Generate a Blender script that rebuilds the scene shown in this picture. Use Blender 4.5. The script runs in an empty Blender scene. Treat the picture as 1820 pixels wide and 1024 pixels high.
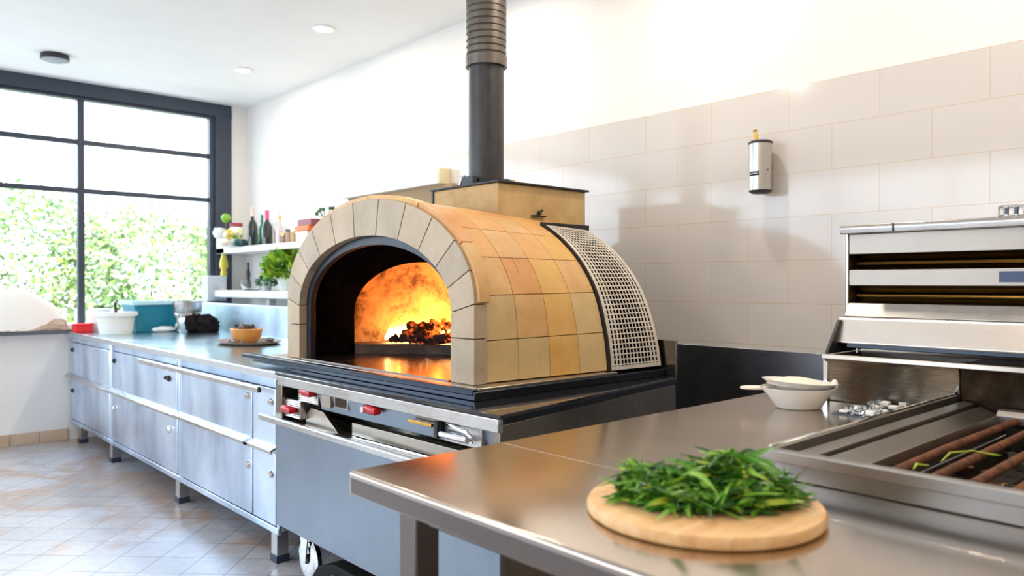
import bpy, bmesh, math, random
from math import pi, sin, cos, radians as R
from mathutils import Vector, Matrix, noise
random.seed(7)
S = bpy.context.scene
COL = S.collection

# ------------------------------------------------------------------ camera, world, light, exposure
CAMH = 1.27
cd = bpy.data.cameras.new('camera'); cam = bpy.data.objects.new('camera', cd); COL.objects.link(cam)
cd.sensor_width = 36; cd.sensor_fit = 'HORIZONTAL'; cd.lens = 1356/1820*36; cd.clip_start = .05; cd.clip_end = 300
cam.location = (0, 0, CAMH)
cam.rotation_euler = (pi/2 - R(.38), 0, -R(42.33))
cd.dof.use_dof = True; cd.dof.focus_distance = 2.6; cd.dof.aperture_fstop = 3.0
S.camera = cam
S.view_settings.view_transform = 'Standard'; S.view_settings.look = 'None'
S.view_settings.gamma = 1; S.view_settings.use_curve_mapping = False
S.view_settings.exposure = 0.32
W = bpy.data.worlds.new('world'); S.world = W; W.use_nodes = True
bgn = W.node_tree.nodes['Background']; bgn.inputs[0].default_value = (.70, .84, 1, 1); bgn.inputs[1].default_value = 5.6
sd = bpy.data.lights.new('sun', 'SUN'); sd.energy = 13; sd.angle = R(1.5); sd.color = (1, .95, .85)
sun = bpy.data.objects.new('sun', sd); COL.objects.link(sun); sun.rotation_euler = (R(38), 0, R(-30))
DOWNLIGHT_W = 9
FIRE_W = 6.5

# ------------------------------------------------------------------ materials
def nodes(name):
    m = bpy.data.materials.new(name); m.use_nodes = True
    nt = m.node_tree; return m, nt, nt.nodes['Principled BSDF']
def setp(b, **k):
    for a, v in k.items():
        n = {'base': 'Base Color', 'rough': 'Roughness', 'metal': 'Metallic', 'trans': 'Transmission Weight', 'ior': 'IOR', 'spec': 'Specular IOR Level',
             'coat': 'Coat Weight', 'ecol': 'Emission Color', 'estr': 'Emission Strength', 'alpha': 'Alpha', 'sss': 'Subsurface Weight'}[a]
        if isinstance(v, tuple) and len(v) == 3: v = (*v, 1)
        b.inputs[n].default_value = v
def ramp(nt, fac, stops):
    r = nt.nodes.new('ShaderNodeValToRGB'); e = r.color_ramp.elements
    while len(e) < len(stops): e.new(.5)
    for i, (p, c) in enumerate(stops): e[i].position = p; e[i].color = (*c, 1) if len(c) == 3 else c
    nt.links.new(fac, r.inputs[0]); return r.outputs[0]
def coords(nt, scale=(1, 1, 1), rot=(0, 0, 0), loc=(0, 0, 0), kind='Object'):
    t = nt.nodes.new('ShaderNodeTexCoord'); m = nt.nodes.new('ShaderNodeMapping')
    m.inputs['Scale'].default_value = scale; m.inputs['Rotation'].default_value = rot; m.inputs['Location'].default_value = loc
    nt.links.new(t.outputs[kind], m.inputs[0]); return m.outputs[0]
def noisef(nt, vec, scale=5, detail=4, rough=.5, dist=0):
    n = nt.nodes.new('ShaderNodeTexNoise'); n.inputs['Scale'].default_value = scale; n.inputs['Detail'].default_value = detail
    n.inputs['Roughness'].default_value = rough; n.inputs['Distortion'].default_value = dist
    nt.links.new(vec, n.inputs['Vector']); return n.outputs['Fac']
def bump(nt, b, h, s=.2, d=.01):
    n = nt.nodes.new('ShaderNodeBump'); n.inputs['Strength'].default_value = s; n.inputs['Distance'].default_value = d
    nt.links.new(h, n.inputs['Height']); nt.links.new(n.outputs[0], b.inputs['Normal'])
def plain(name, base, rough=.5, metal=0, **k):
    m, nt, b = nodes(name); setp(b, base=base, rough=rough, metal=metal, **k); return m
def mottled(name, c1, c2, rough=.6, scale=6, metal=0, bs=.15, bd=.004, lo=.35, hi=.65, stretch=(1, 1, 1), **k):
    m, nt, b = nodes(name); setp(b, rough=rough, metal=metal, **k)
    v = coords(nt, stretch); f = noisef(nt, v, scale, 6, .6)
    nt.links.new(ramp(nt, f, [(lo, c1), (hi, c2)]), b.inputs['Base Color'])
    if bs: bump(nt, b, noisef(nt, v, scale*6, 4), bs, bd)
    return m
def steel(name, base=(.62, .61, .60), rough=.28, stretch=(1, 60, 60), var=.1, bs=0):
    m, nt, b = nodes(name); setp(b, base=base, metal=1); var *= .6; bs *= .5
    v = coords(nt, tuple(x*1.5 for x in stretch)); f = noisef(nt, v, 3, 2, .5); g = noisef(nt, coords(nt), 3.5, 4, .6)
    mx = nt.nodes.new('ShaderNodeMath'); mx.operation = 'ADD'; nt.links.new(f, mx.inputs[0]); nt.links.new(g, mx.inputs[1])
    mr = nt.nodes.new('ShaderNodeMapRange'); mr.inputs[1].default_value = .6; mr.inputs[2].default_value = 1.4
    mr.inputs[3].default_value = rough-var; mr.inputs[4].default_value = rough+var
    nt.links.new(mx.outputs[0], mr.inputs[0]); nt.links.new(mr.outputs[0], b.inputs['Roughness'])
    c1 = tuple(x*.88 for x in base)
    nt.links.new(ramp(nt, g, [(.35, c1), (.65, base)]), b.inputs['Base Color'])
    if bs: bump(nt, b, f, bs, .0006)
    return m
def emit(name, c, s):
    m, nt, b = nodes(name); setp(b, base=(0, 0, 0), ecol=c, estr=s, rough=.5); return m

M = {}
M['white_wall'] = mottled('wall_paint', (.75, .72, .68), (.78, .75, .71), .7, 3, bs=.05)
M['ceiling'] = mottled('ceiling_paint', (.82, .82, .82), (.84, .84, .84), .8, 3, bs=.03)
M['dark_frame'] = plain('window_frame_paint', (.035, .045, .07), .4)
M['steel'] = steel('brushed_steel', stretch=(60, 1, 60), bs=0)
M['steel_v'] = steel('brushed_steel_vertical', (.62, .74, .93), .38, (40, 40, 1), .08, 0)
nt = M['steel_v'].node_tree; pb = nt.nodes['Principled BSDF']
nt.links.new(ramp(nt, noisef(nt, coords(nt, (1.6, 1.6, .8)), 2.0, 3, .5, .2), [(.34, (.42, .50, .62)), (.50, (.60, .71, .88)), (.64, (.74, .86, 1.0))]), pb.inputs['Base Color'])  # blue mottling puts reflected sky light into the steel colour
M['steel_leg'] = plain('cabinet_leg_steel', (.50, .50, .50), .35, 1)
M['steel_blue'] = steel('blue_steel', (.27, .32, .38), .38, (60, 1, 60), .08, 0)
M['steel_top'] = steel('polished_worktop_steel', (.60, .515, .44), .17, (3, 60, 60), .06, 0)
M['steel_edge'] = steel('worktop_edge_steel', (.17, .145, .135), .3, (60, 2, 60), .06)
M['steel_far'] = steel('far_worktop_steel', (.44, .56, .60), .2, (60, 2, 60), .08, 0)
M['steel_dark'] = steel('dark_splashback_steel', (.32, .34, .39), .3, (60, 2, 60), .08)
M['steel_warm'] = steel('warm_steel', (.56, .49, .42), .30, (60, 1, 60), .07)
M['grill_steel'] = steel('grill_steel', (.34, .325, .31), .36, (60, .5, 60), .05)
M['grill_steel_x'] = steel('grill_rim_steel', (.30, .285, .26), .33, (.5, 60, 60), .04)
M['panel_steel'] = steel('satin_panel_steel', (.44, .385, .33), .44, (60, 1, 60), .05)
M['steel_olive'] = steel('heat_tinted_steel', (.30, .27, .22), .25, (60, 1, 60), .08)
M['chrome'] = plain('chrome', (.8, .8, .8), .08, 1)
M['black_gloss'] = plain('black_gloss_top', (.012, .012, .014), .08, 0, coat=.5)
M['black'] = plain('black_plastic', (.02, .02, .022), .45)
M['black_metal'] = mottled('black_enamel', (.03, .032, .037), (.045, .045, .05), .42, 8, .6, .05)
M['plate'] = steel('oven_plate_steel', (.055, .065, .085), .34, (60, 1, 60), .08)
M['pipe'] = mottled('matte_black_pipe', (.035, .034, .036), (.055, .052, .052), .42, 14, .3, .05)
M['collar'] = mottled('bronze_collar', (.13, .11, .095), (.17, .15, .13), .42, 10, .5, .05)
M['soot'] = mottled('soot', (.0015, .0012, .001), (.006, .005, .0045), .9, 14, 0, .4, .006, spec=0.0)
M['red'] = plain('red_handle', (.50, .003, .012), .3, 0, coat=.15)
M['white_cer'] = plain('white_ceramic', (.86, .84, .80), .12, 0, coat=.4)
M['cream'] = mottled('cream_pad', (.86, .78, .62), (.90, .84, .72), .5, 12, bs=.1)
M['white_pl'] = plain('white_plastic', (.82, .82, .80), .35)
M['shelf'] = plain('white_shelf_paint', (.82, .80, .77), .45)
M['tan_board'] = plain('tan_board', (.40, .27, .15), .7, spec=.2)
M['teal'] = plain('teal_plastic', (.01, .22, .34), .35)
M['redbox'] = plain('red_plastic', (.8, .01, .02), .4)
M['blackcloth'] = mottled('black_cloth', (.006, .005, .006), (.018, .014, .016), .9, 20, bs=.4, spec=.1)
M['orange_clay'] = mottled('orange_clay', (.62, .25, .05), (.72, .33, .08), .45, 10, bs=.1)
M['wood_board'] = None
M['leaf1'] = plain('herb_green', (.075, .27, .02), .27)
M['leaf2'] = plain('herb_light_green', (.19, .42, .035), .38)
M['leaf3'] = plain('herb_dark_green', (.02, .10, .018), .4)
M['leaf4'] = plain('herb_yellow_green', (.42, .56, .05), .4)
M['glassy'] = plain('clear_glass', (.96, .98, .98), .03, 0, trans=1.0, ior=1.45)
M['bottle_dark'] = plain('dark_bottle_glass', (.008, .016, .012), .06, 0, coat=.5)
M['bottle_green'] = plain('green_bottle_glass', (.02, .16, .05), .07, 0, coat=.5)
M['amber'] = plain('amber_oil_glass', (.65, .52, .04), .08, 0, coat=.5)
M['rust'] = mottled('rusty_bar', (.05, .018, .008), (.22, .075, .025), .7, 40, .2, .5, .003)
M['char'] = mottled('burnt_iron', (.008, .006, .005), (.035, .022, .014), .6, 20, 0, .6, .006)
M['brass'] = plain('brass', (.75, .42, .10), .25, 1)
M['ember'] = mottled('charred_log', (.012, .006, .004), (.06, .02, .01), .9, 18, bs=.8, bd=.01)
nt = M['ember'].node_tree; pb = nt.nodes['Principled BSDF']; nt.links.new(ramp(nt, noisef(nt, coords(nt, loc=(3, 1, 2)), 16, 5, .7), [(.54, (0, 0, 0)), (.62, (1, .12, .01)), (.72, (1, .4, .05))]), pb.inputs['Emission Color']); pb.inputs['Emission Strength'].default_value = 1.6
M['skirt'] = mottled('skirting_tile', (.48, .33, .22), (.60, .44, .31), .5, 6)
M['kraft'] = mottled('kraft_paper', (.36, .25, .17), (.52, .40, .30), .7, 14, bs=.5)
M['bark'] = mottled('bark', (.12, .08, .05), (.22, .16, .11), .9, 10)
M['fence'] = plain('fence_paint', (.30, .33, .38), .6)
M['bounce_ground'] = mottled('pale_bounce_ground', (.50, .50, .47), (.66, .65, .62), .9, 8)
M['patio'] = mottled('paving', (.45, .45, .45), (.55, .55, .53), .9, 3)
M['lampdisc'] = emit('lamp_diffuser', (1, .93, .82), 14)

# floor tiles laid diagonally
m, nt, b = nodes('floor_tiles'); M['floor'] = m
v = coords(nt, rot=(0, 0, R(45)), loc=(.04, .03, 0))
br = nt.nodes.new('ShaderNodeTexBrick'); br.offset = 0; br.inputs['Scale'].default_value = 1
br.inputs['Brick Width'].default_value = .192; br.inputs['Row Height'].default_value = .192
br.inputs['Mortar Size'].default_value = .0028; br.inputs['Mortar Smooth'].default_value = .2
br.inputs['Color1'].default_value = (1, 1, 1, 1); br.inputs['Color2'].default_value = (.86, .86, .86, 1); br.inputs['Mortar'].default_value = (.35, .35, .35, 1)
nt.links.new(v, br.inputs['Vector'])
f = noisef(nt, coords(nt), 1.1, 6, .65, .6)
c = ramp(nt, f, [(.30, (.56, .57, .62)), (.50, (.55, .53, .54)), (.57, (.50, .34, .25)), (.64, (.48, .43, .40)), (.75, (.52, .51, .52))])  # bluish stops hold window glare in the colour; brown stops are tile
f2 = noisef(nt, coords(nt), 22, 5, .7); c2 = ramp(nt, f2, [(.3, (.80, .80, .80)), (.7, (1, 1, 1))])
mx = nt.nodes.new('ShaderNodeMixRGB'); mx.blend_type = 'MULTIPLY'; mx.inputs[0].default_value = 1; nt.links.new(c, mx.inputs[1]); nt.links.new(c2, mx.inputs[2])
mx2 = nt.nodes.new('ShaderNodeMixRGB'); mx2.blend_type = 'MULTIPLY'; mx2.inputs[0].default_value = 1; nt.links.new(mx.outputs[0], mx2.inputs[1]); nt.links.new(br.outputs['Color'], mx2.inputs[2])
nt.links.new(mx2.outputs[0], b.inputs['Base Color']); b.inputs['Roughness'].default_value = .30; b.inputs['Specular IOR Level'].default_value = 1.0; setp(b, coat=.35); b.inputs['Coat Roughness'].default_value = .25; b.inputs['Coat Tint'].default_value = (1, 1, 1, 1)
bump(nt, b, br.outputs['Color'], .25, .003)

# white wall tiles (on the plane facing -X: u = Y, v = Z)
m, nt, b = nodes('wall_tiles'); M['walltile'] = m
g = nt.nodes.new('ShaderNodeNewGeometry'); sx = nt.nodes.new('ShaderNodeSeparateXYZ'); nt.links.new(g.outputs['Position'], sx.inputs[0])
a1 = nt.nodes.new('ShaderNodeMath'); a1.operation = 'ADD'; a1.inputs[1].default_value = 3.7-.837; nt.links.new(sx.outputs[1], a1.inputs[0])
a2 = nt.nodes.new('ShaderNodeMath'); a2.operation = 'ADD'; a2.inputs[1].default_value = -1.004+.18*4; nt.links.new(sx.outputs[2], a2.inputs[0])
cx = nt.nodes.new('ShaderNodeCombineXYZ'); nt.links.new(a1.outputs[0], cx.inputs[0]); nt.links.new(a2.outputs[0], cx.inputs[1])
br = nt.nodes.new('ShaderNodeTexBrick'); br.offset = .5; br.inputs['Scale'].default_value = 1
br.inputs['Brick Width'].default_value = .37; br.inputs['Row Height'].default_value = .18
br.inputs['Mortar Size'].default_value = .0018; br.inputs['Mortar Smooth'].default_value = .1
br.inputs['Color1'].default_value = (.61, .57, .53, 1); br.inputs['Color2'].default_value = (.59, .55, .515, 1); br.inputs['Mortar'].default_value = (.56, .45, .33, 1)
nt.links.new(cx.outputs[0], br.inputs['Vector']); nt.links.new(br.outputs['Color'], b.inputs['Base Color'])
setp(b, rough=.10, spec=.6)
inv = nt.nodes.new('ShaderNodeMath'); inv.operation = 'SUBTRACT'; inv.inputs[0].default_value = 1; nt.links.new(br.outputs['Fac'], inv.inputs[1])
nz = noisef(nt, coords(nt), 3.0, 2, .5)
ad = nt.nodes.new('ShaderNodeMath'); ad.operation = 'ADD'; nt.links.new(inv.outputs[0], ad.inputs[0]); nt.links.new(nz, ad.inputs[1])
bump(nt, b, ad.outputs[0], .12, .004)

# round wooden board
m, nt, b = nodes('maple_board'); M['wood_board'] = m
v = coords(nt, (2, 26, 10), (0, 0, R(-40))); f = noisef(nt, v, 2.2, 5, .6, .4)
nt.links.new(ramp(nt, f, [(.3, (.66, .36, .15)), (.5, (.78, .48, .22)), (.7, (.85, .58, .31))]), b.inputs['Base Color']); setp(b, rough=.42); bump(nt, b, f, .08, .002)

# oven stone tints
STONE = [((0.600, 0.344, 0.133), (0.720, 0.456, 0.195)), ((0.600, 0.279, 0.094), (0.700, 0.363, 0.133)), ((0.620, 0.326, 0.101), (0.720, 0.409, 0.148)), ((0.620, 0.335, 0.078), (0.720, 0.446, 0.148)), ((0.560, 0.391, 0.179), (0.660, 0.474, 0.234))]
M['stone'] = [mottled('clay_tile_%s' % n, a, c, .42, 9, bs=.12, lo=.3, hi=.7, spec=.4) for n, (a, c) in zip(['honey', 'terracotta', 'amber', 'gold', 'pale'], STONE)]
FAC = [((0.430, 0.311, 0.200), (0.533, 0.420, 0.296)), ((0.447, 0.336, 0.216), (0.550, 0.445, 0.320)), ((0.378, 0.294, 0.200), (0.499, 0.403, 0.296))]
M['facade'] = [mottled('arch_stone_%s' % n, a, c, .55, 5, bs=.15, lo=.3, hi=.7, stretch=(1, 1.6, 1)) for n, (a, c) in zip(['light', 'cream', 'grey'], FAC)]
for m_ in M['stone']+M['facade']:
    nt = m_.node_tree; pb = nt.nodes['Principled BSDF']; src = pb.inputs['Base Color'].links[0].from_socket; f3 = noisef(nt, coords(nt, (1, 1, 1)), 30, 6, .8, .2)
    mxx = nt.nodes.new('ShaderNodeMixRGB'); mxx.blend_type = 'MULTIPLY'; mxx.inputs[0].default_value = 1; nt.links.new(src, mxx.inputs[1]); nt.links.new(ramp(nt, f3, [(.26, (.70, .62, .52)), (.42, (1, 1, 1))]), mxx.inputs[2]); nt.links.new(mxx.outputs[0], pb.inputs['Base Color'])
M['plaster'] = mottled('yellow_plaster', (.44, .28, .11), (.58, .41, .19), .6, 7, bs=.3)
M['grout'] = plain('dark_grout', (.05, .035, .025), .9)
m, nt, b = nodes('refractory_brick'); M['brick'] = m
v = coords(nt); f = noisef(nt, v, 7, 6, .7, .3)
nt.links.new(ramp(nt, f, [(.38, (.05, .028, .018)), (.52, (.34, .20, .12)), (.7, (.50, .34, .22))]), b.inputs['Base Color']); setp(b, rough=.9); bump(nt, b, f, .5, .02)

# window glass
m = bpy.data.materials.new('window_glass'); m.use_nodes = True; nt = m.node_tree; nt.nodes.clear(); M['glass'] = m
o = nt.nodes.new('ShaderNodeOutputMaterial'); t = nt.nodes.new('ShaderNodeBsdfTransparent'); gl = nt.nodes.new('ShaderNodeBsdfGlossy'); gl.inputs['Roughness'].default_value = .02
fr = nt.nodes.new('ShaderNodeFresnel'); ge = nt.nodes.new('ShaderNodeNewGeometry'); mr = nt.nodes.new('ShaderNodeMapRange'); mr.inputs[3].default_value = 1.45; mr.inputs[4].default_value = 1/1.45
nt.links.new(ge.outputs['Backfacing'], mr.inputs[0]); nt.links.new(mr.outputs[0], fr.inputs[0]); mi = nt.nodes.new('ShaderNodeMixShader')
nt.links.new(fr.outputs[0], mi.inputs[0]); nt.links.new(t.outputs[0], mi.inputs[1]); nt.links.new(gl.outputs[0], mi.inputs[2]); nt.links.new(mi.outputs[0], o.inputs[0])
# flame: gives off light, fades out towards its ragged edge
m = bpy.data.materials.new('flame'); m.use_nodes = True; nt = m.node_tree; nt.nodes.clear(); M['flame'] = m
o = nt.nodes.new('ShaderNodeOutputMaterial'); t = nt.nodes.new('ShaderNodeBsdfTransparent'); em = nt.nodes.new('ShaderNodeEmission'); mi = nt.nodes.new('ShaderNodeMixShader')
v = coords(nt, kind='Generated'); sx = nt.nodes.new('ShaderNodeSeparateXYZ'); nt.links.new(v, sx.inputs[0])
f = noisef(nt, coords(nt, (9, 9, 4)), 2, 4, .6, .5)
ma = nt.nodes.new('ShaderNodeMath'); ma.operation = 'MULTIPLY_ADD'; ma.inputs[1].default_value = .9; nt.links.new(f, ma.inputs[0]); nt.links.new(sx.outputs[2], ma.inputs[2])
nt.links.new(ramp(nt, ma.outputs[0], [(.45, (1, .62, .22)), (.75, (1, .40, .06)), (1, (1, .16, .01))]), em.inputs[0])
em.inputs[1].default_value = 22
nt.links.new(ramp(nt, ma.outputs[0], [(.6, (1, 1, 1)), (1.0, (.12, .12, .12))]), mi.inputs[0])
nt.links.new(t.outputs[0], mi.inputs[1]); nt.links.new(em.outputs[0], mi.inputs[2]); nt.links.new(mi.outputs[0], o.inputs[0])

# ------------------------------------------------------------------ building helpers
ORG = {}
class B:
    def __init__(s): s.v = []; s.f = []; s.mi = []; s.sm = []
    def add(s, vs, fs, mi=0, smooth=False):
        n = len(s.v); s.v += [Vector(x) for x in vs]
        for f in fs: s.f.append([n+i for i in f]); s.mi.append(mi); s.sm.append(smooth)
        return s
    def box(s, x0, x1, y0, y1, z0, z1, mi=0):
        vs = [(x, y, z) for z in (z0, z1) for (x, y) in ((x0, y0), (x1, y0), (x1, y1), (x0, y1))]
        return s.add(vs, [(3, 2, 1, 0), (4, 5, 6, 7), (0, 1, 5, 4), (1, 2, 6, 5), (2, 3, 7, 6), (3, 0, 4, 7)], mi)
    def prism(s, poly, axis, a0, a1, mi=0, smooth=False):
        # poly: 2D points; axis 'x': (y,z), 'y': (x,z), 'z': (x,y)
        def p(q, a): return {'x': (a, q[0], q[1]), 'y': (q[0], a, q[1]), 'z': (q[0], q[1], a)}[axis]
        n = len(poly); vs = [p(q, a0) for q in poly]+[p(q, a1) for q in poly]
        s.add(vs, [[(i+1) % n, i, n+i, n+(i+1) % n] for i in range(n)], mi, smooth)
        k = len(s.v)-2*n; s.f.append([k+i for i in range(n)]); s.mi.append(mi); s.sm.append(False)
        s.f.append([k+n+i for i in reversed(range(n))]); s.mi.append(mi); s.sm.append(False)
        return s
    def lathe(s, prof, c=(0, 0, 0), n=32, mi=0, sx=1, sy=1, axis='z', rot=0):
        c = Vector(c); vs = []
        for r, z in prof:
            for i in range(n):
                a = 2*pi*i/n+rot; p = Vector((r*cos(a)*sx, r*sin(a)*sy, z))
                if axis == 'x': p = Vector((p.z, p.x, p.y))
                if axis == 'y': p = Vector((p.x, p.z, p.y))
                vs.append(c+p)
        fs = []
        for j in range(len(prof)-1):
            for i in range(n): fs.append([j*n+i, j*n+(i+1) % n, (j+1)*n+(i+1) % n, (j+1)*n+i])
        if prof[0][0] > 1e-4: fs.append(list(reversed(range(n))))
        if prof[-1][0] > 1e-4: fs.append([(len(prof)-1)*n+i for i in range(n)])
        return s.add(vs, fs, mi, True)
    def cyl(s, c, r, h, n=32, mi=0, axis='z', r2=None):
        return s.lathe([(0, 0), (r, 0), (r if r2 is None else r2, h), (0, h)], c, n, mi, axis=axis)
    def tube(s, pts, r, n=10, mi=0):
        pts = [Vector(p) for p in pts]; vs = []; N = len(pts)
        up = Vector((0, 0, 1))
        for i, p in enumerate(pts):
            d = (pts[min(i+1, N-1)]-pts[max(i-1, 0)]).normalized()
            u = up if abs(d.dot(up)) < .95 else Vector((1, 0, 0))
            a = d.cross(u).normalized(); c = d.cross(a)
            rr = r[i] if isinstance(r, (list, tuple)) else r
            for k in range(n): t = 2*pi*k/n; vs.append(p+(a*cos(t)+c*sin(t))*rr)
        fs = [[i*n+k, i*n+(k+1) % n, (i+1)*n+(k+1) % n, (i+1)*n+k] for i in range(N-1) for k in range(n)]
        fs += [list(reversed(range(n))), [(N-1)*n+k for k in range(n)]]
        return s.add(vs, fs, mi, True)
    def ball(s, c, r, n=16, mi=0, sc=(1, 1, 1), amp=0, freq=5, seed=0):
        c = Vector(c); vs = []; m = n//2
        for j in range(m+1):
            for i in range(n):
                a = 2*pi*i/n; t = pi*j/m
                p = Vector((sin(t)*cos(a)*sc[0], sin(t)*sin(a)*sc[1], cos(t)*sc[2]))
                k = 1+amp*noise.noise(Vector((sin(t)*cos(a), sin(t)*sin(a), cos(t)))*freq+Vector((seed, seed, 0)))
                vs.append(c+p*r*k)
        return s.add(vs, [[j*n+i, (j+1)*n+i, (j+1)*n+(i+1) % n, j*n+(i+1) % n] for j in range(m) for i in range(n)], mi, True)
    def build(s, name, mat, parent=None, bevel=0, label=None, cat=None, group=None, kind=None, sharp=40, seg=2):
        me = bpy.data.meshes.new(name)
        xs = [v.x for v in s.v]; ys = [v.y for v in s.v]; zs = [v.z for v in s.v]
        org = ORG[parent] if parent else Vector(((min(xs)+max(xs))/2, (min(ys)+max(ys))/2, min(zs)))
        me.from_pydata([tuple(v-org) for v in s.v], [], s.f)
        for p, mi, sm in zip(me.polygons, s.mi, s.sm): p.material_index = mi; p.use_smooth = sm or bevel > 0
        for mm in (mat if isinstance(mat, list) else [mat]): me.materials.append(mm)
        bm = bmesh.new(); bm.from_mesh(me); bmesh.ops.remove_doubles(bm, verts=bm.verts, dist=1e-5)
        bmesh.ops.recalc_face_normals(bm, faces=bm.faces); bm.to_mesh(me); bm.free()
        me.set_sharp_from_angle(angle=R(sharp))
        o = bpy.data.objects.new(name, me); COL.objects.link(o); ORG[o] = org
        if parent: o.parent = parent
        else: o.location = org
        if bevel:
            bv = o.modifiers.new('bevel', 'BEVEL'); bv.width = bevel; bv.segments = seg; bv.limit_method = 'ANGLE'; bv.angle_limit = R(35); bv.harden_normals = False
        tag(o, label, cat, group, kind); return o
def tag(o, label=None, cat=None, group=None, kind=None):
    for k, v in (('label', label), ('category', cat), ('group', group), ('kind', kind)):
        if v: o[k] = v
def empty(name, loc, label=None, cat=None, group=None, kind=None):
    o = bpy.data.objects.new(name, None); COL.objects.link(o); o.location = loc; o.empty_display_size = .05
    ORG[o] = Vector(loc); tag(o, label, cat, group, kind); return o
def copy_tree(o, parent=None):
    c = o.copy(); COL.objects.link(c); c.parent = parent; ORG[c] = ORG[o].copy()
    for ch in list(o.children): copy_tree(ch, c)
    return c
def on_y(px, Y):   # X of the point at distance Y along the room seen at this bearing
    u = (px-910)/1356; return Y*(.6734+.7393*u)/(.7393-.6734*u)
def on_x(px, X):
    u = (px-910)/1356; return X*(.7393-.6734*u)/(.6734+.7393*u)
def hgt(py, X, Y): return CAMH-(py-503)*(.6734*X+.7393*Y)/1356

L, WX, H = 7.0, 3.0, 2.91        # room: window wall, tiled wall, ceiling
LX, BY = -3.0, -2.6

# ------------------------------------------------------------------ room shell
B().box(LX-.2, WX+.2, BY-.2, L+.2, -.1, 0).build('floor', M['floor'], kind='structure')
B().box(LX-.2, WX+.2, BY-.2, L+.2, H, H+.15).build('ceiling', M['ceiling'], kind='structure')
B().box(WX, WX+.2, BY, L, 0, H).build('wall_right', M['white_wall'], kind='structure')
B().box(LX, WX, BY-.2, BY, 0, H).build('wall_back', M['white_wall'], kind='structure')
w = B(); w.box(LX, WX, L, L+.2, 0, .86).box(2.85, WX, L, L+.2, .86, H).box(LX, LX+.1, L, L+.2, .86, H)
w.build('wall_front', M['white_wall'], kind='structure')
w = B(); w.box(LX-.2, LX, BY, L, 0, .9).box(LX-.2, LX, BY, L, 2.6, H).box(LX-.2, LX, BY, 1.6, .9, 2.6).box(LX-.2, LX, 6.9, L, .9, 2.6)
w.build('wall_left', M['white_wall'], kind='structure')
B().box(WX-.008, WX-.0005, BY, 5.27, .98, 2.086).build('trim_1', M['walltile'], bevel=.002, kind='structure')
sk = B(); x = 1.5
while x > LX+.05:
    x2 = max(x-.2, LX+.01); sk.box(x2+.002, x-.002, L-.012, L, 0, .092); x = x2
sk.build('baseboard_front', M['skirt'], bevel=.002, kind='structure')

# front window (steel glazed)
def window(name, frame_bm, mull, pane_bm, loc):
    e = empty(name, loc, kind='structure')
    frame_bm.build('window_frame', M['dark_frame'], e, bevel=.003)
    for mb in mull: mb.build('glazing_bar', M['dark_frame'], e, bevel=.003)
    pane_bm.build('window_pane', M['glass'], e)
    return e
fb = B()
fb.box(LX+.1, 2.85, L-.01, L+.10, 2.80, H)                    # header beam
fb.box(LX+.1, 2.66, L+.02, L+.10, 2.775, 2.80)
fb.box(2.70, 2.85, L-.01, L+.14, .86, 2.80).box(2.66, 2.70, L+.02, L+.10, .90, 2.80)
fb.box(LX+.1, 2.85, L-.0, L+.12, .86, .90)
fb.box(LX+.1, LX+.16, L+.02, L+.10, .90, 2.80)
ml = []
for xm in (1.611, .54, -.53, -1.6): ml.append(B().box(xm-.024, xm+.024, L+.03, L+.09, .90, 2.78))
for zm in (2.43, 2.03): ml.append(B().box(LX+.16, 2.66, L+.035, L+.085, zm-.02, zm+.02))
window('window_1', fb, ml, B().box(LX+.16, 2.66, L+.056, L+.062, .9, 2.79), (0, L+.05, .86))
B().box(LX+.1, 1.60, L-.03, L+.0, .865, .895).build('trim_2', plain('sill_edge_grey', (.24, .27, .29), .4), bevel=.003, kind='structure')
# left window, unseen, added to throw daylight on the cabinets
fb = B(); fb.box(LX-.1, LX-.02, 1.6, 6.9, .9, .96).box(LX-.1, LX-.02, 1.6, 6.9, 2.54, 2.6).box(LX-.1, LX-.02, 1.6, 1.66, .9, 2.6).box(LX-.1, LX-.02, 6.84, 6.9, .9, 2.6)
ml = [B().box(LX-.09, LX-.03, y-.02, y+.02, .96, 2.54) for y in (2.9, 4.2, 5.5)]+[B().box(LX-.085, LX-.035, 1.66, 6.84, 1.98, 2.02)]
window('added_window', fb, ml, B().box(LX-.066, LX-.06, 1.66, 6.84, .96, 2.54), (LX-.06, 4.25, .9))
def portal(loc, rot, sx, sy):
    l = bpy.data.lights.new('window_daylight', 'AREA'); l.shape = 'RECTANGLE'; l.size = sx; l.size_y = sy; l.cycles.is_portal = True
    o = bpy.data.objects.new('window_daylight', l); COL.objects.link(o); o.location = loc; o.rotation_euler = rot
portal((-.1, L+.22, 1.84), (-pi/2, 0, 0), 5.8, 1.9)
portal((LX-.22, 4.25, 1.75), (0, -pi/2, 0), 1.7, 5.3)

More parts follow.
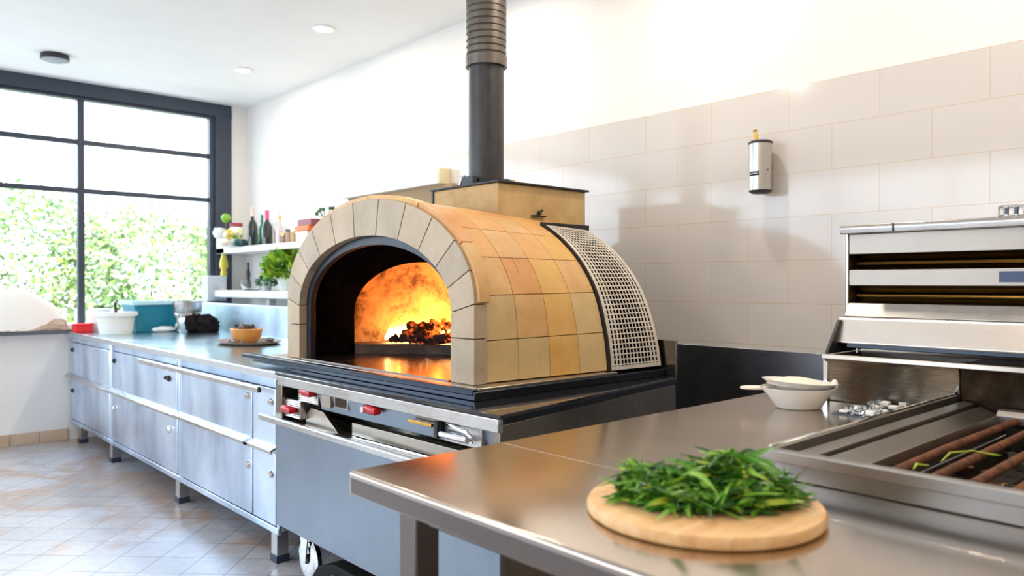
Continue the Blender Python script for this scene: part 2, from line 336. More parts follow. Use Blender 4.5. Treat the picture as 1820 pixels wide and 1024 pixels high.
# ------------------------------------------------------------------ ceiling fittings
def downlight(x, y):
    e = empty('recessed_downlight', (x, y, H-.004))
    B().lathe([(.055, .003), (.055, -.004), (.072, -.006), (.078, .0), (.078, .003)], (x, y, H-.004), 40).build('trim_ring', M['white_pl'], e)
    B().lathe([(0, 0), (.054, 0), (.054, .002), (0, .002)], (x, y, H-.006), 40).build('diffuser', M['lampdisc'], e)
    l = bpy.data.lights.new('downlight_lamp', 'AREA'); l.shape = 'DISK'; l.size = .11; l.energy = DOWNLIGHT_W; l.color = (1, .86, .70)
    o = bpy.data.objects.new('downlight_lamp', l); COL.objects.link(o); o.parent = e; o.location = (0, 0, -.012)
    return e
k = 0
for (x, y) in [(2.42, 4.46), (2.43, 5.74), (2.43, 3.18), (2.43, 1.90), (2.43, .62), (2.3, -.66), (.2, 3.0), (.2, 1.2), (.2, -.6), (-1.8, 1.2), (-1.8, -.8)]:  # first two are visible; the rest are unseen, added for more light
    d = downlight(x, y)
    d['label'] = ['round recessed ceiling downlight nearest the black flue', 'round recessed ceiling downlight nearest the window'][k] if k < 2 else 'unseen recessed ceiling downlight added for more light'
    d['category'] = 'ceiling light'; d['group'] = 'ceiling downlights in view' if k < 2 else 'ceiling downlights added out of the picture for more light'; k += 1
e = empty('smoke_detector', (1.27, 6.27, H-.05), 'round black smoke detector on the white ceiling near the window', 'smoke detector')
B().lathe([(0, .05), (.088, .05), (.092, .03), (.092, .012), (0, .012)], (1.27, 6.27, H-.05), 40).build('housing', M['black'], e)
B().lathe([(0, 0), (.06, .0), (.085, .010), (.085, .013), (0, .013)], (1.27, 6.27, H-.05), 40).build('sensor_cover', plain('grey_cover', (.30, .33, .38), .5), e)

# ------------------------------------------------------------------ garden outside
B().box(-14, 16, L+.2, 40, -.12, -.02).build('outside_ground', M['bounce_ground'], label='pale ground outside the window, lightened to bounce sunlight onto the ceiling', cat='ground', kind='structure')  # ground made pale so sunlight bounces up to the ceiling
LEAFM = [plain('shrub_leaf_bright', (.34, .50, .12), .5), plain('shrub_leaf_mid', (.16, .28, .12), .5), plain('shrub_leaf_pale', (.66, .72, .46), .5), plain('shrub_leaf_dusty', (.26, .34, .27), .5), plain('shrub_blossom', (.75, .55, .45), .5)]
def shrub(x, y, rx, ry, zc, rz, n, label, seed):
    rnd = random.Random(seed); e = empty('garden_shrub', (x, y, -.02), label, 'shrub', 'shrubs of the hedge outside the window')
    t = B()
    for i in range(4):
        a = rnd.uniform(0, 6.28); t.tube([(x+.05*cos(a), y+.05*sin(a), -.02), (x+.2*cos(a), y+.2*sin(a), zc*.5), (x+.5*rx*cos(a), y+.4*ry*sin(a), zc)], [.04, .03, .015], 6)
    t.build('trunk', M['bark'], e)
    l = B()
    for i in range(n):
        a = rnd.uniform(0, 6.28); ct = rnd.uniform(-1, 1); st = math.sqrt(1-ct*ct); rr = rnd.uniform(.55, 1.0)**.5
        d = Vector((st*cos(a), st*sin(a), ct)); rr *= 1+.28*noise.noise(d*2.6+Vector((seed*3.1, 0, 0)))
        p = Vector((x+d.x*rx*rr, y+d.y*ry*rr, zc+d.z*rz*rr))
        if p.z < .02: continue
        s = rnd.uniform(.03, .07)
        u = Vector((rnd.gauss(0, 1), rnd.gauss(0, 1), rnd.gauss(0, .7))).normalized(); w_ = u.orthogonal().normalized(); w_.rotate(Matrix.Rotation(rnd.uniform(0, 6.28), 3, u))
        q = u.cross(w_)
        l.add([p-u*s, p+w_*s*.42+q*s*.1, p+u*s, p-w_*s*.42+q*s*.1], [(0, 1, 2), (0, 2, 3)], rnd.choices([0, 1, 2, 3, 4], [5, 4, 3, 3, .4])[0])
    l.build('foliage', LEAFM, e)
hz = [(-1.6, 11.4, 1.3, .9, 1.5, 1.5), (.3, 11.9, 1.4, .9, 1.6, 1.6), (2.0, 11.5, 1.3, .9, 1.5, 1.45), (3.7, 11.9, 1.4, 1, 1.6, 1.55), (5.4, 11.6, 1.3, .9, 1.5, 1.4)]
hl = ['tall leafy shrub outside the left window bay', 'broad leafy shrub outside behind the vertical glazing bar', 'leafy shrub outside in the right window bay, left of centre', 'leafy shrub outside nearest the dark window jamb', 'leafy shrub outside hidden mostly behind the window jamb', 'leafy shrub beyond the left edge of the window view', 'leafy shrub far right outside', 'leafy shrub far left outside']
for i, h_ in enumerate(hz): shrub(*h_[:4], 1.25, 1.16+.05*(i % 3), 11000, hl[i], i+1)
fe = empty('picket_fence', (1, 10.3, -.02), 'grey picket fence in front of the hedge outside the window', 'fence')
fp = B(); x = -5
while x < 7: fp.box(x, x+.045, 10.28, 10.30, -.02, .95+.02*sin(x*7)); x += .13
fp.build('picket_row', M['fence'], fe)
B().box(-5, 7, 10.3, 10.34, .25, .32).box(-5, 7, 10.3, 10.34, .72, .79).build('rail', M['fence'], fe)

# ------------------------------------------------------------------ far cabinet run
CZ = .88
YS = [6.985, 5.82, 4.46, 3.20]
cabl = ['stainless steel cabinet under the worktop nearest the window', 'stainless steel cabinet in the middle of the far run', 'stainless steel cabinet next to the pizza oven cart']
def knob(b_, x, y, z, r=.018): b_.lathe([(0, 0), (r, 0), (r, -.006), (r*.6, -.016), (0, -.018)], (x, y, z), 20, axis='x')
for i in range(3):
    y1, y0 = YS[i], YS[i+1]
    e = empty('base_cabinet', (1.96, (y0+y1)/2, 0), cabl[i], 'cabinet', 'steel base cabinets of the far run')
    c = B(); c.box(1.57, 2.42, y0+.003, y1-.003, .16, CZ-.035).box(1.53, 1.57, y0+.003, y1-.003, .16, .176); c.box(1.515, 1.575, y0+.004, y0+.027, .16, CZ-.035); c.box(1.515, 1.575, y1-.027, y1-.004, .16, CZ-.035); c.box(1.51, 1.53, y0+.003, y1-.003, .145, .175)
    c.box(1.512, 1.575, y0+.032, y1-.032, .80, CZ-.035)
    c.build('carcass', M['steel_v'], e, bevel=.004)
    splits = [(y0+.033, y1-.033)] if i < 2 else [(3.482, y1-.033), (y0+.033, 3.468)]
    for (a, d) in splits:
        for (z0, z1) in ((.535, .795), (.18, .508)):
            up = B().box(1.512, 1.529, a, d, z0, z1).build('door' if z0 > .5 else 'drawer', M['steel_v'], e, bevel=.004)
            if z0 < .5:
                pl = B(); pl.prism([(1.53, .508), (1.53, .545), (1.515, .545), (1.475, .528), (1.475, .512), (1.482, .512), (1.482, .522), (1.512, .534), (1.512, .508)], 'y', a-.03, d+.03)
                pl.build('pull_ledge', M['steel'], up, bevel=.002)
            ky = d-.07 if i != 2 else a+.035; kn = [(ky, z1-.06 if z0 > .5 else z1-.1, .018)]
            if z0 > .5 and i == 1: kn += [(a+.12, z1-.08, .018), (a+.17, z1-.08, .012)]
            if z0 < .5 and i == 1: kn += [(a+.12, z1-.09, .022)]
            for q_ in kn:
                kb = B(); knob(kb, 1.512, *q_); kb.build('lock', M['chrome' if (i == 1 and z0 < .5) or i == 2 else 'black'], up)
    for (yy) in ((y0+.08, y1-.2) if i == 0 else (y0+.09,)):
        for xx in (1.56, 2.34):
            lg = B().box(xx-.028, xx+.028, yy-.03, yy+.03, .03, .16).build('leg', M['steel_leg'], e, bevel=.003)
            B().box(xx-.032, xx+.032, yy-.034, yy+.034, 0, .034).build('foot_cap', plain('blue_black_foot', (.02, .03, .06), .5) if 'blue_black_foot' not in bpy.data.materials else bpy.data.materials['blue_black_foot'], lg, bevel=.003)
e = empty('towel_rail', (1.45, 4.1, .78), 'long polished steel rail in front of the far cabinets', 'rail')
B().prism([(1.44, .782), (1.44, .806), (1.452, .812), (1.462, .80), (1.462, .782)], 'y', 3.26, 4.95).build('bar', M['steel'], e, bevel=.003)
for yy in (3.6, 4.7): B().box(1.46, 1.513, yy-.01, yy+.01, .788, .80).build('bracket', M['steel'], e)
e = empty('far_worktop', (2.2, 5.1, CZ-.035), 'long blue-grey stainless worktop running towards the window', 'worktop')
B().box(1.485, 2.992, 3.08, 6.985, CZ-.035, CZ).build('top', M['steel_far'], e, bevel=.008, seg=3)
B().box(1.476, 1.489, 3.08, 6.985, CZ-.034, CZ+.0006).build('front_edge', plain('edge_highlight_steel', (.80, .84, .90), .25, 1), e, bevel=.004, seg=3)  # brighter steel strip, the edge highlight put into its colour
e2 = B(); e2.prism([(2.44, CZ), (2.455, CZ+.218), (2.485, CZ+.225), (2.485, CZ)], 'y', 3.5, 6.66)
e2.build('upstand', M['steel_v'], e, bevel=.004)

# things on the far worktop
def put(px, Y): return on_y(px, Y)
Y = 6.75; x0, x1 = put(130, Y), put(163, Y)
e = empty('red_tub', ((x0+x1)/2, Y, CZ), 'small bright red tub at the window end of the far worktop', 'tub')
B().box(x0, x1, Y-.05, Y+.05, CZ, CZ+.062).build('body', M['redbox'], e, bevel=.006)
B().box(x0-.004, x1+.004, Y-.054, Y+.054, CZ+.056, CZ+.07).build('lid', M['redbox'], e, bevel=.004)
Y = 6.45; x = put(206, Y)
e = empty('white_bucket', (x, Y, CZ), 'white round bucket with a black dipper at the window end of the worktop', 'bucket')
B().lathe([(0, 0), (.115, 0), (.135, .13), (.155, .135), (.155, .165), (.138, .165), (.12, .02), (0, .02)], (x, Y, CZ), 40).build('body', M['white_pl'], e)
B().lathe([(0, .1), (.135, .1), (.135, .11), (0, .11)], (x, Y, CZ), 30).build('contents', M['cream'], e)
B().tube([(x-.0, Y, CZ+.1), (x-.005, Y, CZ+.24), (x+.01, Y, CZ+.25)], .011, 8).build('dipper_handle', M['black'], e)
Y = 6.83; x = put(178, Y)
e = empty('white_canister', (x, Y, CZ), 'plain white canister behind the white bucket', 'canister')
B().lathe([(0, 0), (.075, 0), (.08, .16), (0, .16)], (x, Y, CZ), 30).build('body', M['white_pl'], e)
B().lathe([(0, .16), (.084, .16), (.084, .18), (0, .185)], (x, Y, CZ), 30).build('lid', M['white_pl'], e)
Y = 6.62; x0, x1 = put(226, Y), put(316, Y)
e = empty('teal_crate', ((x0+x1)/2, Y, CZ), 'teal blue plastic crate standing by the window', 'crate')
t = .012; w = B(); zt = CZ+.235
def tapbox(b_, x0, x1, y0, y1, z0, z1, d):
    return b_.add([(x0+d, y0+d, z0), (x1-d, y0+d, z0), (x1-d, y1-d, z0), (x0+d, y1-d, z0), (x0, y0, z1), (x1, y0, z1), (x1, y1, z1), (x0, y1, z1),
                   (x0+t, y0+t, z1), (x1-t, y0+t, z1), (x1-t, y1-t, z1), (x0+t, y1-t, z1), (x0+d+t, y0+d+t, z0+t), (x1-d-t, y0+d+t, z0+t), (x1-d-t, y1-d-t, z0+t), (x0+d+t, y1-d-t, z0+t)],
                  [(3, 2, 1, 0), (0, 1, 5, 4), (1, 2, 6, 5), (2, 3, 7, 6), (3, 0, 4, 7), (4, 5, 9, 8), (5, 6, 10, 9), (6, 7, 11, 10), (7, 4, 8, 11), (8, 9, 13, 12), (9, 10, 14, 13), (10, 11, 15, 14), (11, 8, 12, 15), (12, 13, 14, 15)])
tapbox(w, x0, x1, Y-.17, Y+.17, CZ, zt, .03).build('body', M['teal'], e, bevel=.006)
rr = B(); rr.box(x0-.015, x1+.015, Y-.19, Y-.165, zt-.02, zt+.008).box(x0-.015, x1+.015, Y+.165, Y+.19, zt-.02, zt+.008).box(x0-.015, x0+.006, Y-.166, Y+.166, zt-.02, zt+.008).box(x1-.006, x1+.015, Y-.166, Y+.166, zt-.02, zt+.008)
rr.build('rim', plain('pale_blue_rim', (.45, .70, .80), .35), e, bevel=.003)
Y = 6.25; x = put(335, Y)
POT = [(0, 0), (.085, 0), (.10, .02), (.105, .12), (.125, .135), (.125, .142), (.10, .142), (.096, .02), (0, .015)]
e = empty('steel_pot', (x, Y, CZ), 'round stainless pot under the steel pan by the teal crate', 'pot', 'stacked stainless pots')
B().lathe(POT, (x, Y, CZ), 40).build('pot_body', M['chrome'], e)
e = empty('steel_pan', (x-.01, Y, CZ+.142), 'shallow stainless pan stacked on top of the pot by the teal crate', 'pan', 'stacked stainless pots')
B().lathe([(0, 0), (.10, 0), (.108, .012), (.112, .10), (.118, .105), (.108, .105), (.102, .015), (0, .01)], (x-.01, Y, CZ+.142), 40).build('pan_body', M['steel'], e)
Y = 6.35; x = put(292, Y)
B().ball((x, Y, CZ+.022), .10, 20, sc=(.9, .6, .24), amp=.25, freq=2).build('folded_cloth', M['white_pl'], label='small white folded cloth lying before the teal crate', cat='cloth')
Y = 6.1; x = put(366, Y)
cl = B(); cl.ball((x, Y, CZ+.06), .12, 24, sc=(.85, .7, .62), amp=.45, freq=2.4, seed=3).ball((x-.10, Y+.03, CZ+.07), .07, 20, sc=(.7, .8, 1), amp=.5, freq=3, seed=8)
for v in cl.v: v.z = max(v.z, CZ)
cl.build('black_cloth_bag', M['blackcloth'], label='crumpled black cloth bag against the upstand beside the steel pots', cat='bag')
# tray with orange bowl
e = empty('serving_tray', (2.06, 4.78, CZ), 'flat brown tray under the orange bowl on the far worktop', 'tray')
B().lathe([(0, 0), (.20, 0), (.235, .012), (.24, .02), (.225, .016), (.195, .008), (0, .008)], (2.06, 4.78, CZ), 48, sx=.8, sy=1.0).build('tray_body', plain('brown_tray', (.28, .20, .15), .4), e)
bx, by = 2.05, 4.80
e = empty('orange_bowl', (bx, by, CZ+.009), 'orange-brown oblong bowl filled with dark food on the tray', 'bowl')
B().lathe([(0, 0), (.075, 0), (.10, .03), (.115, .085), (.108, .088), (.09, .03), (.06, .01), (0, .01)], (bx, by, CZ+.009), 40, sx=.85, sy=1.1).build('bowl_body', M['orange_clay'], e)
fd = B()
for i in range(26):
    a = random.uniform(0, 6.28); r_ = random.uniform(0, .085)
    fd.ball((bx+r_*cos(a)*.85, by+r_*sin(a)*1.1, CZ+.009+.075+random.uniform(0, .03)), random.uniform(.010, .022), 8, amp=.4, seed=i)
fo = fd.build('food_filling', mottled('dark_food', (.02, .015, .012), (.12, .07, .05), .6, 30), e, kind='stuff')
fd = B()
for i in range(16):
    a = random.uniform(-.6, 1.6)+(pi if i % 3 == 0 else 0); r_ = random.uniform(.135, .17)
    fd.ball((2.06+r_*cos(a)*.8, 4.78-abs(r_*sin(a))*1.0, CZ+.02), random.uniform(.008, .02), 8, amp=.4, seed=i)
fd.build('tray_scraps', mottled('dark_scraps', (.02, .02, .03), (.30, .26, .26), .5, 40), label='dark scraps scattered on the brown tray around the orange bowl', cat='food scraps', kind='stuff')

# sack and paper on the window sill
x = put(14, 6.88)
e = empty('white_sack', (x, L+.02, .895), 'white domed cloth sack on crumpled brown paper on the window sill', 'sack')
s = B(); n = 40; vs = []
for j in range(13):
    for i in range(n):
        a = 2*pi*i/n; t_ = j/12; r_ = .36*sin(min(1, t_)*pi/2); z = .30*cos(t_*pi/2)**.8
        k_ = 1+.06*noise.noise(Vector((cos(a)*2, sin(a)*2, t_*3)))
        vs.append((x+r_*cos(a)*k_*1.05, L-.02-.02+r_*sin(a)*k_*.27, .90+z*k_+.03*(1-t_)))
s.add(vs, [[j*n+i, (j+1)*n+i, (j+1)*n+(i+1) % n, j*n+(i+1) % n] for j in range(12) for i in range(n)], 0, True)
s.build('cloth_cover', plain('white_sack_cloth', (.9, .86, .80), .8), e)
p = B(); vs = []
for i in range(41):
    for j in range(9):
        uu = i/40; vv = j/8; xx = x-.40+.80*uu; nz_ = noise.noise(Vector((uu*9, vv*4, 2)))
        vs.append((xx, L-.14+.02*nz_+.05*vv, .90+.11*vv*(1+.8*nz_)*(1-abs(uu-.5)*.7)+.02*noise.noise(Vector((uu*16, vv*3, 7)))))
p.add([(a, b_, max(.897, c_)) for a, b_, c_ in vs], [[i*9+j, (i+1)*9+j, (i+1)*9+j+1, i*9+j+1] for i in range(40) for j in range(8)], 0, False)
po = p.build('brown_paper', M['kraft'], e); so = po.modifiers.new('thick', 'SOLIDIFY'); so.thickness = .003
xx = put(100, 6.93)
B().box(xx-.16, xx+.20, L-.07, L+.03, .896, .935).build('white_board_pad', M['white_pl'], bevel=.006, label='flat white pad lying on the window sill beside the sack', cat='pad')

# ------------------------------------------------------------------ wall shelves on the tiled side, far end
UX = 2.70; UZ = 1.585
e = empty('upper_shelf', (2.85, 5.9, UZ-.05), 'white wall shelf carrying bottles and jars beside the window', 'shelf')
B().box(UX, 2.995, 5.05, 6.985, UZ-.05, UZ).build('board', M['shelf'], e, bevel=.004)
B().box(UX-.0, UX+.02, 6.80, 6.985, UZ-.05, UZ+.09).build('end_lip', M['shelf'], e, bevel=.004)
LZ = 1.205
e = empty('lower_shelf', (2.8, 5.8, LZ-.06), 'thick white lower shelf carrying potted herbs above the upstand', 'shelf')
B().box(2.60, 2.995, 4.7, 6.80, LZ-.06, LZ).build('board', M['shelf'], e, bevel=.012, seg=3)
for yy in (5.95, 5.5): B().box(2.72, 2.78, yy-.03, yy+.03, CZ, LZ-.06).build('support_post', M['shelf'], e, bevel=.003)
def S_(px, Y, base, prof, mat, name, label, cat, parts=(), group=None, n=24, sc=(1, 1)):
    x = on_y(px, Y); e = empty(name, (x, Y, base), label, cat, group)
    B().lathe(prof, (x, Y, base), n, sx=sc[0], sy=sc[1]).build('body', mat, e)
    for nm, pr_, mt in parts: B().lathe(pr_, (x, Y, base), n).build(nm, mt, e)
    return e, x
g1 = 'bottles on the upper shelf'
S_(391, 6.90, UZ+.09, [(0, 0), (.045, .005), (.062, .045), (.045, .09), (0, .10)], M['white_cer'], 'globe_ornament', 'white globe on the end lip of the upper shelf', 'ornament')
e, x = S_(402, 6.72, UZ, [(0, 0), (.03, 0), (.04, .04), (.03, .08), (.02, .08), (0, .07)], M['white_cer'], 'topiary_pot', 'tiny pot with a round lime green ball plant on a stem', 'plant')
B().tube([(x, 6.72, UZ+.07), (x, 6.72, UZ+.24)], .006, 8).build('stem', M['bark'], e)
B().ball((x, 6.72, UZ+.26), .042, 16, amp=.2, freq=6).build('ball_foliage', M['leaf2'], e)
S_(420, 6.72, UZ, [(0, 0), (.055, 0), (.06, .01), (.06, .17), (.045, .19), (0, .19)], M['white_cer'], 'lidded_jar', 'white jar with a dark red lid beside the window jamb', 'jar', [('lid', [(0, .19), (.056, .19), (.056, .22), (0, .22)], plain('maroon_lid', (.35, .03, .05), .4))])
Y = 6.6; x = on_y(413, Y); e = empty('flower_bunch', (x, Y, UZ), 'bunch of yellow flowers in a white dish on the upper shelf', 'flowers')
B().lathe([(0, 0), (.05, 0), (.075, .05), (.07, .055), (.045, .01), (0, .01)], (x, Y, UZ), 24).build('dish', M['white_cer'], e)
fl = B(); rnd = random.Random(3)
for i in range(22): fl.ball((x+rnd.uniform(-.07, .07), Y+rnd.uniform(-.05, .05), UZ+.07+rnd.uniform(0, .075)), rnd.uniform(.016, .026), 8, mi=rnd.choice([0, 0, 1, 2]), amp=.3, seed=i)
fl.build('blossoms', [plain('yellow_petal', (.85, .66, .12), .5), plain('cream_petal', (.9, .85, .6), .5), M['leaf2']], e)
S_(427, 6.45, UZ, [(0, 0), (.05, 0), (.07, .03), (.05, .06), (0, .055)], plain('dark_teal_glaze', (.02, .07, .08), .2), 'teal_bowl', 'small dark teal bowl in front of the flowers', 'bowl')
S_(398, 6.5, UZ, [(0, 0), (.03, 0), (.045, .03), (.03, .065), (0, .065)], M['cream'], 'cream_jar', 'small round cream jar at the shelf end', 'jar')
BT = lambda r, h: [(0, 0), (r, 0), (r*1.02, .01), (r, h*.52), (r*.75, h*.62), (r*.36, h*.70), (r*.32, h*.97), (r*.38, h), (0, h)]
def foil(r, h, a): return [(r*.37, h*a), (r*.37, h*.97), (r*.42, h*1.0), (r*.3, h*1.01), (0, h*1.01)]
S_(449, 6.35, UZ, BT(.043, .33), M['bottle_dark'], 'wine_bottle', 'dark bottle with pale foil neck, leftmost of the bottles', 'bottle', [('foil_cap', foil(.044, .33, .78), plain('rose_foil', (.75, .55, .48), .35))], g1)
S_(466, 6.40, UZ, BT(.034, .28), M['bottle_green'], 'green_bottle', 'slim green bottle just behind the pink-capped bottle', 'bottle', [], g1)
S_(475, 6.12, UZ, BT(.045, .29), M['bottle_dark'], 'wine_bottle', 'dark bottle with a pink foil cap on the upper shelf', 'bottle', [('foil_cap', foil(.046, .29, .74), plain('pink_foil', (.70, .08, .22), .35))], g1)
S_(483, 6.35, UZ, BT(.033, .24), M['glassy'], 'clear_bottle', 'short clear bottle behind the pink-capped bottle', 'bottle', [], g1)
S_(497, 6.0, UZ, BT(.030, .23)[:-1]+[(.006, .235), (.003, .29), (0, .29)], plain('pinkish_glass', (.62, .50, .55), .1, 0, coat=.5), 'slender_bottle', 'slender pinkish bottle with a needle stopper', 'bottle', [('stopper', [(.011, .21), (.012, .235), (.004, .25), (.003, .30), (0, .30)], M['brass'])], g1)
JC = [(.22, .15, .12), (.35, .22, .14), (.45, .30, .12), (.30, .10, .12), (.12, .10, .12)]
jl = ['squat brown spice jar next to the slender bottle', 'grey-brown spice jar, second in the jar row', 'amber spice jar in the middle of the jar row', 'dark red jar near the orange tin', 'dark jar closest to the orange tin']
for i, px in enumerate((506, 515, 524, 532, 540)):
    hh = [.075, .10, .095, .07, .06][i]
    S_(px, 5.92-.12*i, UZ, [(0, 0), (.030, 0), (.033, .01), (.033, hh), (0, hh)], plain('spice_%s' % 'abcde'[i], JC[i], .3), 'spice_jar', jl[i], 'jar', [('lid', [(0, hh), (.034, hh), (.034, hh+.018), (0, hh+.02)], [M['brass'], M['black'], M['white_cer']][i % 3])], 'spice jars on the upper shelf', 18)
Y = 5.32; x = on_y(551, Y)
B().box(x-.07, x+.07, Y-.09, Y+.09, UZ, UZ+.075).build('white_carton', M['white_pl'], bevel=.003, label='white carton under the orange tin on the upper shelf', cat='box')
B().box(x-.075, x+.075, Y-.12, Y+.10, UZ+.076, UZ+.115).build('orange_tin', plain('orange_red_tin', (.85, .16, .03), .35), bevel=.006, label='orange tin lying on the white carton', cat='tin')
B().box(x-.06, x+.07, Y-.13, Y+.08, UZ+.116, UZ+.165).build('maroon_box', plain('maroon_box', (.30, .10, .12), .5), bevel=.003, label='maroon box on top of the orange tin', cat='box')
Y = 5.12; x = on_y(580, Y); e = empty('vase_with_sprigs', (x, Y, UZ), 'small glass vase with dark sprigs partly behind the oven arch', 'vase')
B().lathe([(0, 0), (.03, 0), (.035, .05), (.018, .11), (.022, .14), (.016, .14), (0, .03)], (x, Y, UZ), 20).build('body', M['glassy'], e)
sp = B(); rnd = random.Random(5)
for i in range(12):
    a = rnd.uniform(0, 6.28); p = (x+.07*cos(a), Y+.07*sin(a), UZ+.19+rnd.uniform(-.01, .05)); sp.tube([(x, Y, UZ+.05), (x, Y, UZ+.13), p], .003, 5); sp.ball(p, .014, 8, amp=.6, seed=i)
sp.build('sprigs', M['leaf3'], e)
# tan backed ledge on the tiles behind the oven
e = empty('wall_ledge', (2.9, 4.4, 1.90), 'white box ledge on the wall behind the oven with a tan panel below', 'shelf')
B().box(2.90, 2.992, 3.88, 5.095, 1.90, 1.93).box(2.90, 2.915, 3.88, 5.095, 1.93, 1.99).build('ledge_box', M['shelf'], e, bevel=.003)
B().box(2.905, 2.992, 3.868, 3.879, 1.90, 1.998).build('end_cap', plain('shaded_end', (.75, .66, .42), .5), e, bevel=.003)  # end face coloured yellowish to hold its shadow
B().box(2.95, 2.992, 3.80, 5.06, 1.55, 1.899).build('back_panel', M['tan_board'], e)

# lower shelf things
Y = 6.72; x = on_y(391, Y)
B().box(x-.085, x+.085, Y+.06, Y+.2, 1.11, 1.335).build('grey_box', plain('pale_grey_box', (.55, .60, .68), .5), bevel=.004, label='pale grey box standing by the dark window jamb', cat='box')
e, xx = S_(398, 6.84, 1.336, [(0, 0), (.030, 0), (.030, .03), (.022, .045), (.040, .085), (.036, .12), (.010, .22), (.004, .26), (0, .26)], M['amber'], 'oil_cruet', 'tall teardrop yellow oil cruet standing on the grey box', 'bottle')
S_(447, 6.35, LZ, [(0, 0), (.065, 0), (.09, .05), (.092, .085), (.086, .085), (.084, .05), (.06, .008), (0, .008)], M['glassy'], 'glass_bowl', 'clear glass bowl on the lower shelf', 'bowl')
S_(441, 6.62, LZ, [(0, 0), (.028, 0), (.030, .05), (.016, .09), (.020, .15), (.010, .20), (.012, .24), (0, .255)], M['black'], 'pepper_mill', 'slim black pepper mill behind the glass bowl', 'mill')
def pot_plant(px, Y, r, hp, fr, fh, label, name, mats, n, seed, s0):
    x = on_y(px, Y); e = empty(name, (x, Y, LZ), label, 'plant')
    B().lathe([(0, 0), (r*.75, 0), (r, hp), (r*.9, hp), (r*.85, hp*.9), (0, hp*.9)], (x, Y, LZ), 24).build('pot', plain('pale_green_pot' if seed == 1 else 'grey_green_pot', (.70, .80, .74) if seed == 1 else (.5, .58, .58), .4), e)
    l = B(); rnd = random.Random(seed)
    for i in range(n):
        a = rnd.uniform(0, 6.28); ct = rnd.uniform(-.5, 1); st = math.sqrt(1-ct*ct); rr = rnd.uniform(.35, 1)**.5
        d = Vector((st*cos(a), st*sin(a), ct)); c = Vector((x, Y, LZ+hp*.6+fh*.5)); p = c+Vector((d.x*fr, d.y*fr, d.z*fh*.62))*rr
        s = s0*rnd.uniform(.6, 1.2); up = (d+Vector((rnd.gauss(0, .4), rnd.gauss(0, .4), .3+rnd.gauss(0, .3)))).normalized(); w_ = up.orthogonal().normalized(); w_.rotate(Matrix.Rotation(rnd.uniform(0, 6.28), 3, up)); q = up.cross(w_)
        mi = rnd.choices(range(len(mats)), [5, 3, 2][:len(mats)])[0]
        l.add([p, p+up*s*.5+w_*s*.32+q*s*.1, p+up*s+q*-.1*s, p+up*s*.5-w_*s*.32+q*s*.1, p+up*s*.5-q*s*.08], [(0, 1, 4), (1, 2, 4), (2, 3, 4), (3, 0, 4)], mi, True)
    for i in range(8):
        a = rnd.uniform(0, 6.28); l.tube([(x, Y, LZ+hp*.8), (x+.5*fr*cos(a), Y+.5*fr*sin(a), LZ+hp+fh*.6)], .003, 5, 0)
    l.build('foliage', mats, e)
pot_plant(512, 5.72, .085, .10, .16, .225, 'large bushy basil plant in a pale pot next to the oven arch', 'potted_basil', [plain('basil_green', (.18, .40, .03), .4), plain('basil_lime', (.45, .62, .06), .4), plain('basil_deep', (.04, .17, .02), .4)], 420, 1, .085)
pot_plant(474, 6.1, .045, .045, .075, .075, 'small dusty green herb pot left of the big basil', 'potted_herb', [plain('sage_green', (.12, .28, .16), .5), M['leaf3']], 160, 2, .035)

# ------------------------------------------------------------------ oven cart
CT = .895
FX, YL, YR = 1.43, 3.05, 1.62
BXc, YRb = 2.55, 1.82
cart = empty('oven_cart', (1.95, 2.4, 0), 'stainless steel cart with red handles carrying the pizza oven', 'cart')
# cabinet: skewed right side, open bay at the front
b = B()
def quadprism(b_, pts, z0, z1, mi=0): return b_.prism(pts, 'z', z0, z1, mi)
quadprism(b, [(FX+.02, YL), (FX+.02, YR+.005), (BXc, YRb), (BXc, YL)], .25, .68)
quadprism(b, [(FX+.22, YL-.0), (FX+.22, YR+.045), (BXc, YRb+.001), (BXc, YL)], .68, CT-.03)
b.box(FX, FX+.22, YL-.055, YL, .68, CT-.03)
quadprism(b, [(FX, YR+.03), (FX, YR), (FX+.22, YR+.038), (FX+.22, YR+.07)], .68, CT-.03)
b.build('carcass', M['steel_olive'], cart, bevel=.003)
B().box(FX, FX+.02, YR, YL, .25, .685).build('front_panel', M['steel_blue'], cart, bevel=.004)
t = B(); quadprism(t, [(FX-.004, YL+.003), (FX-.004, YR-.004), (BXc, YRb-.004), (BXc, YL+.003)], CT-.012, CT)
t.build('top_sheet', M['black_gloss'], cart, bevel=.002)
t = B(); quadprism(t, [(FX+.006, YL), (FX+.006, YR), (BXc, YRb), (BXc, YL)], CT-.03, CT-.0125)
t.build('top_support', M['plate'], cart)
B().box(FX-.008, FX+.012, YR+.0, YL-.03, CT-.052, CT-.013).build('front_rail', M['steel'], cart, bevel=.003)
B().box(BXc-.015, BXc-.003, YRb-.01, YL, CT, 1.04).build('rear_guard', M['steel_olive'], cart, bevel=.002)
cp = B(); cp.prism([(FX+.02, .845), (FX+.035, .845), (FX+.05, .772), (FX+.035, .772)], 'y', YR+.035, 2.72).build('control_panel', M['steel_blue'], cart, bevel=.002)
# pull ledge (wide, sloping)
B().prism([(FX+.02, .70), (FX-.028, .712), (FX-.034, .706), (FX-.034, .686), (FX-.028, .684), (FX-.026, .70), (FX+.0, .694), (FX+.02, .686)], 'y', YR+.01, YL+.10).build('pull_ledge', M['steel'], cart, bevel=.002)
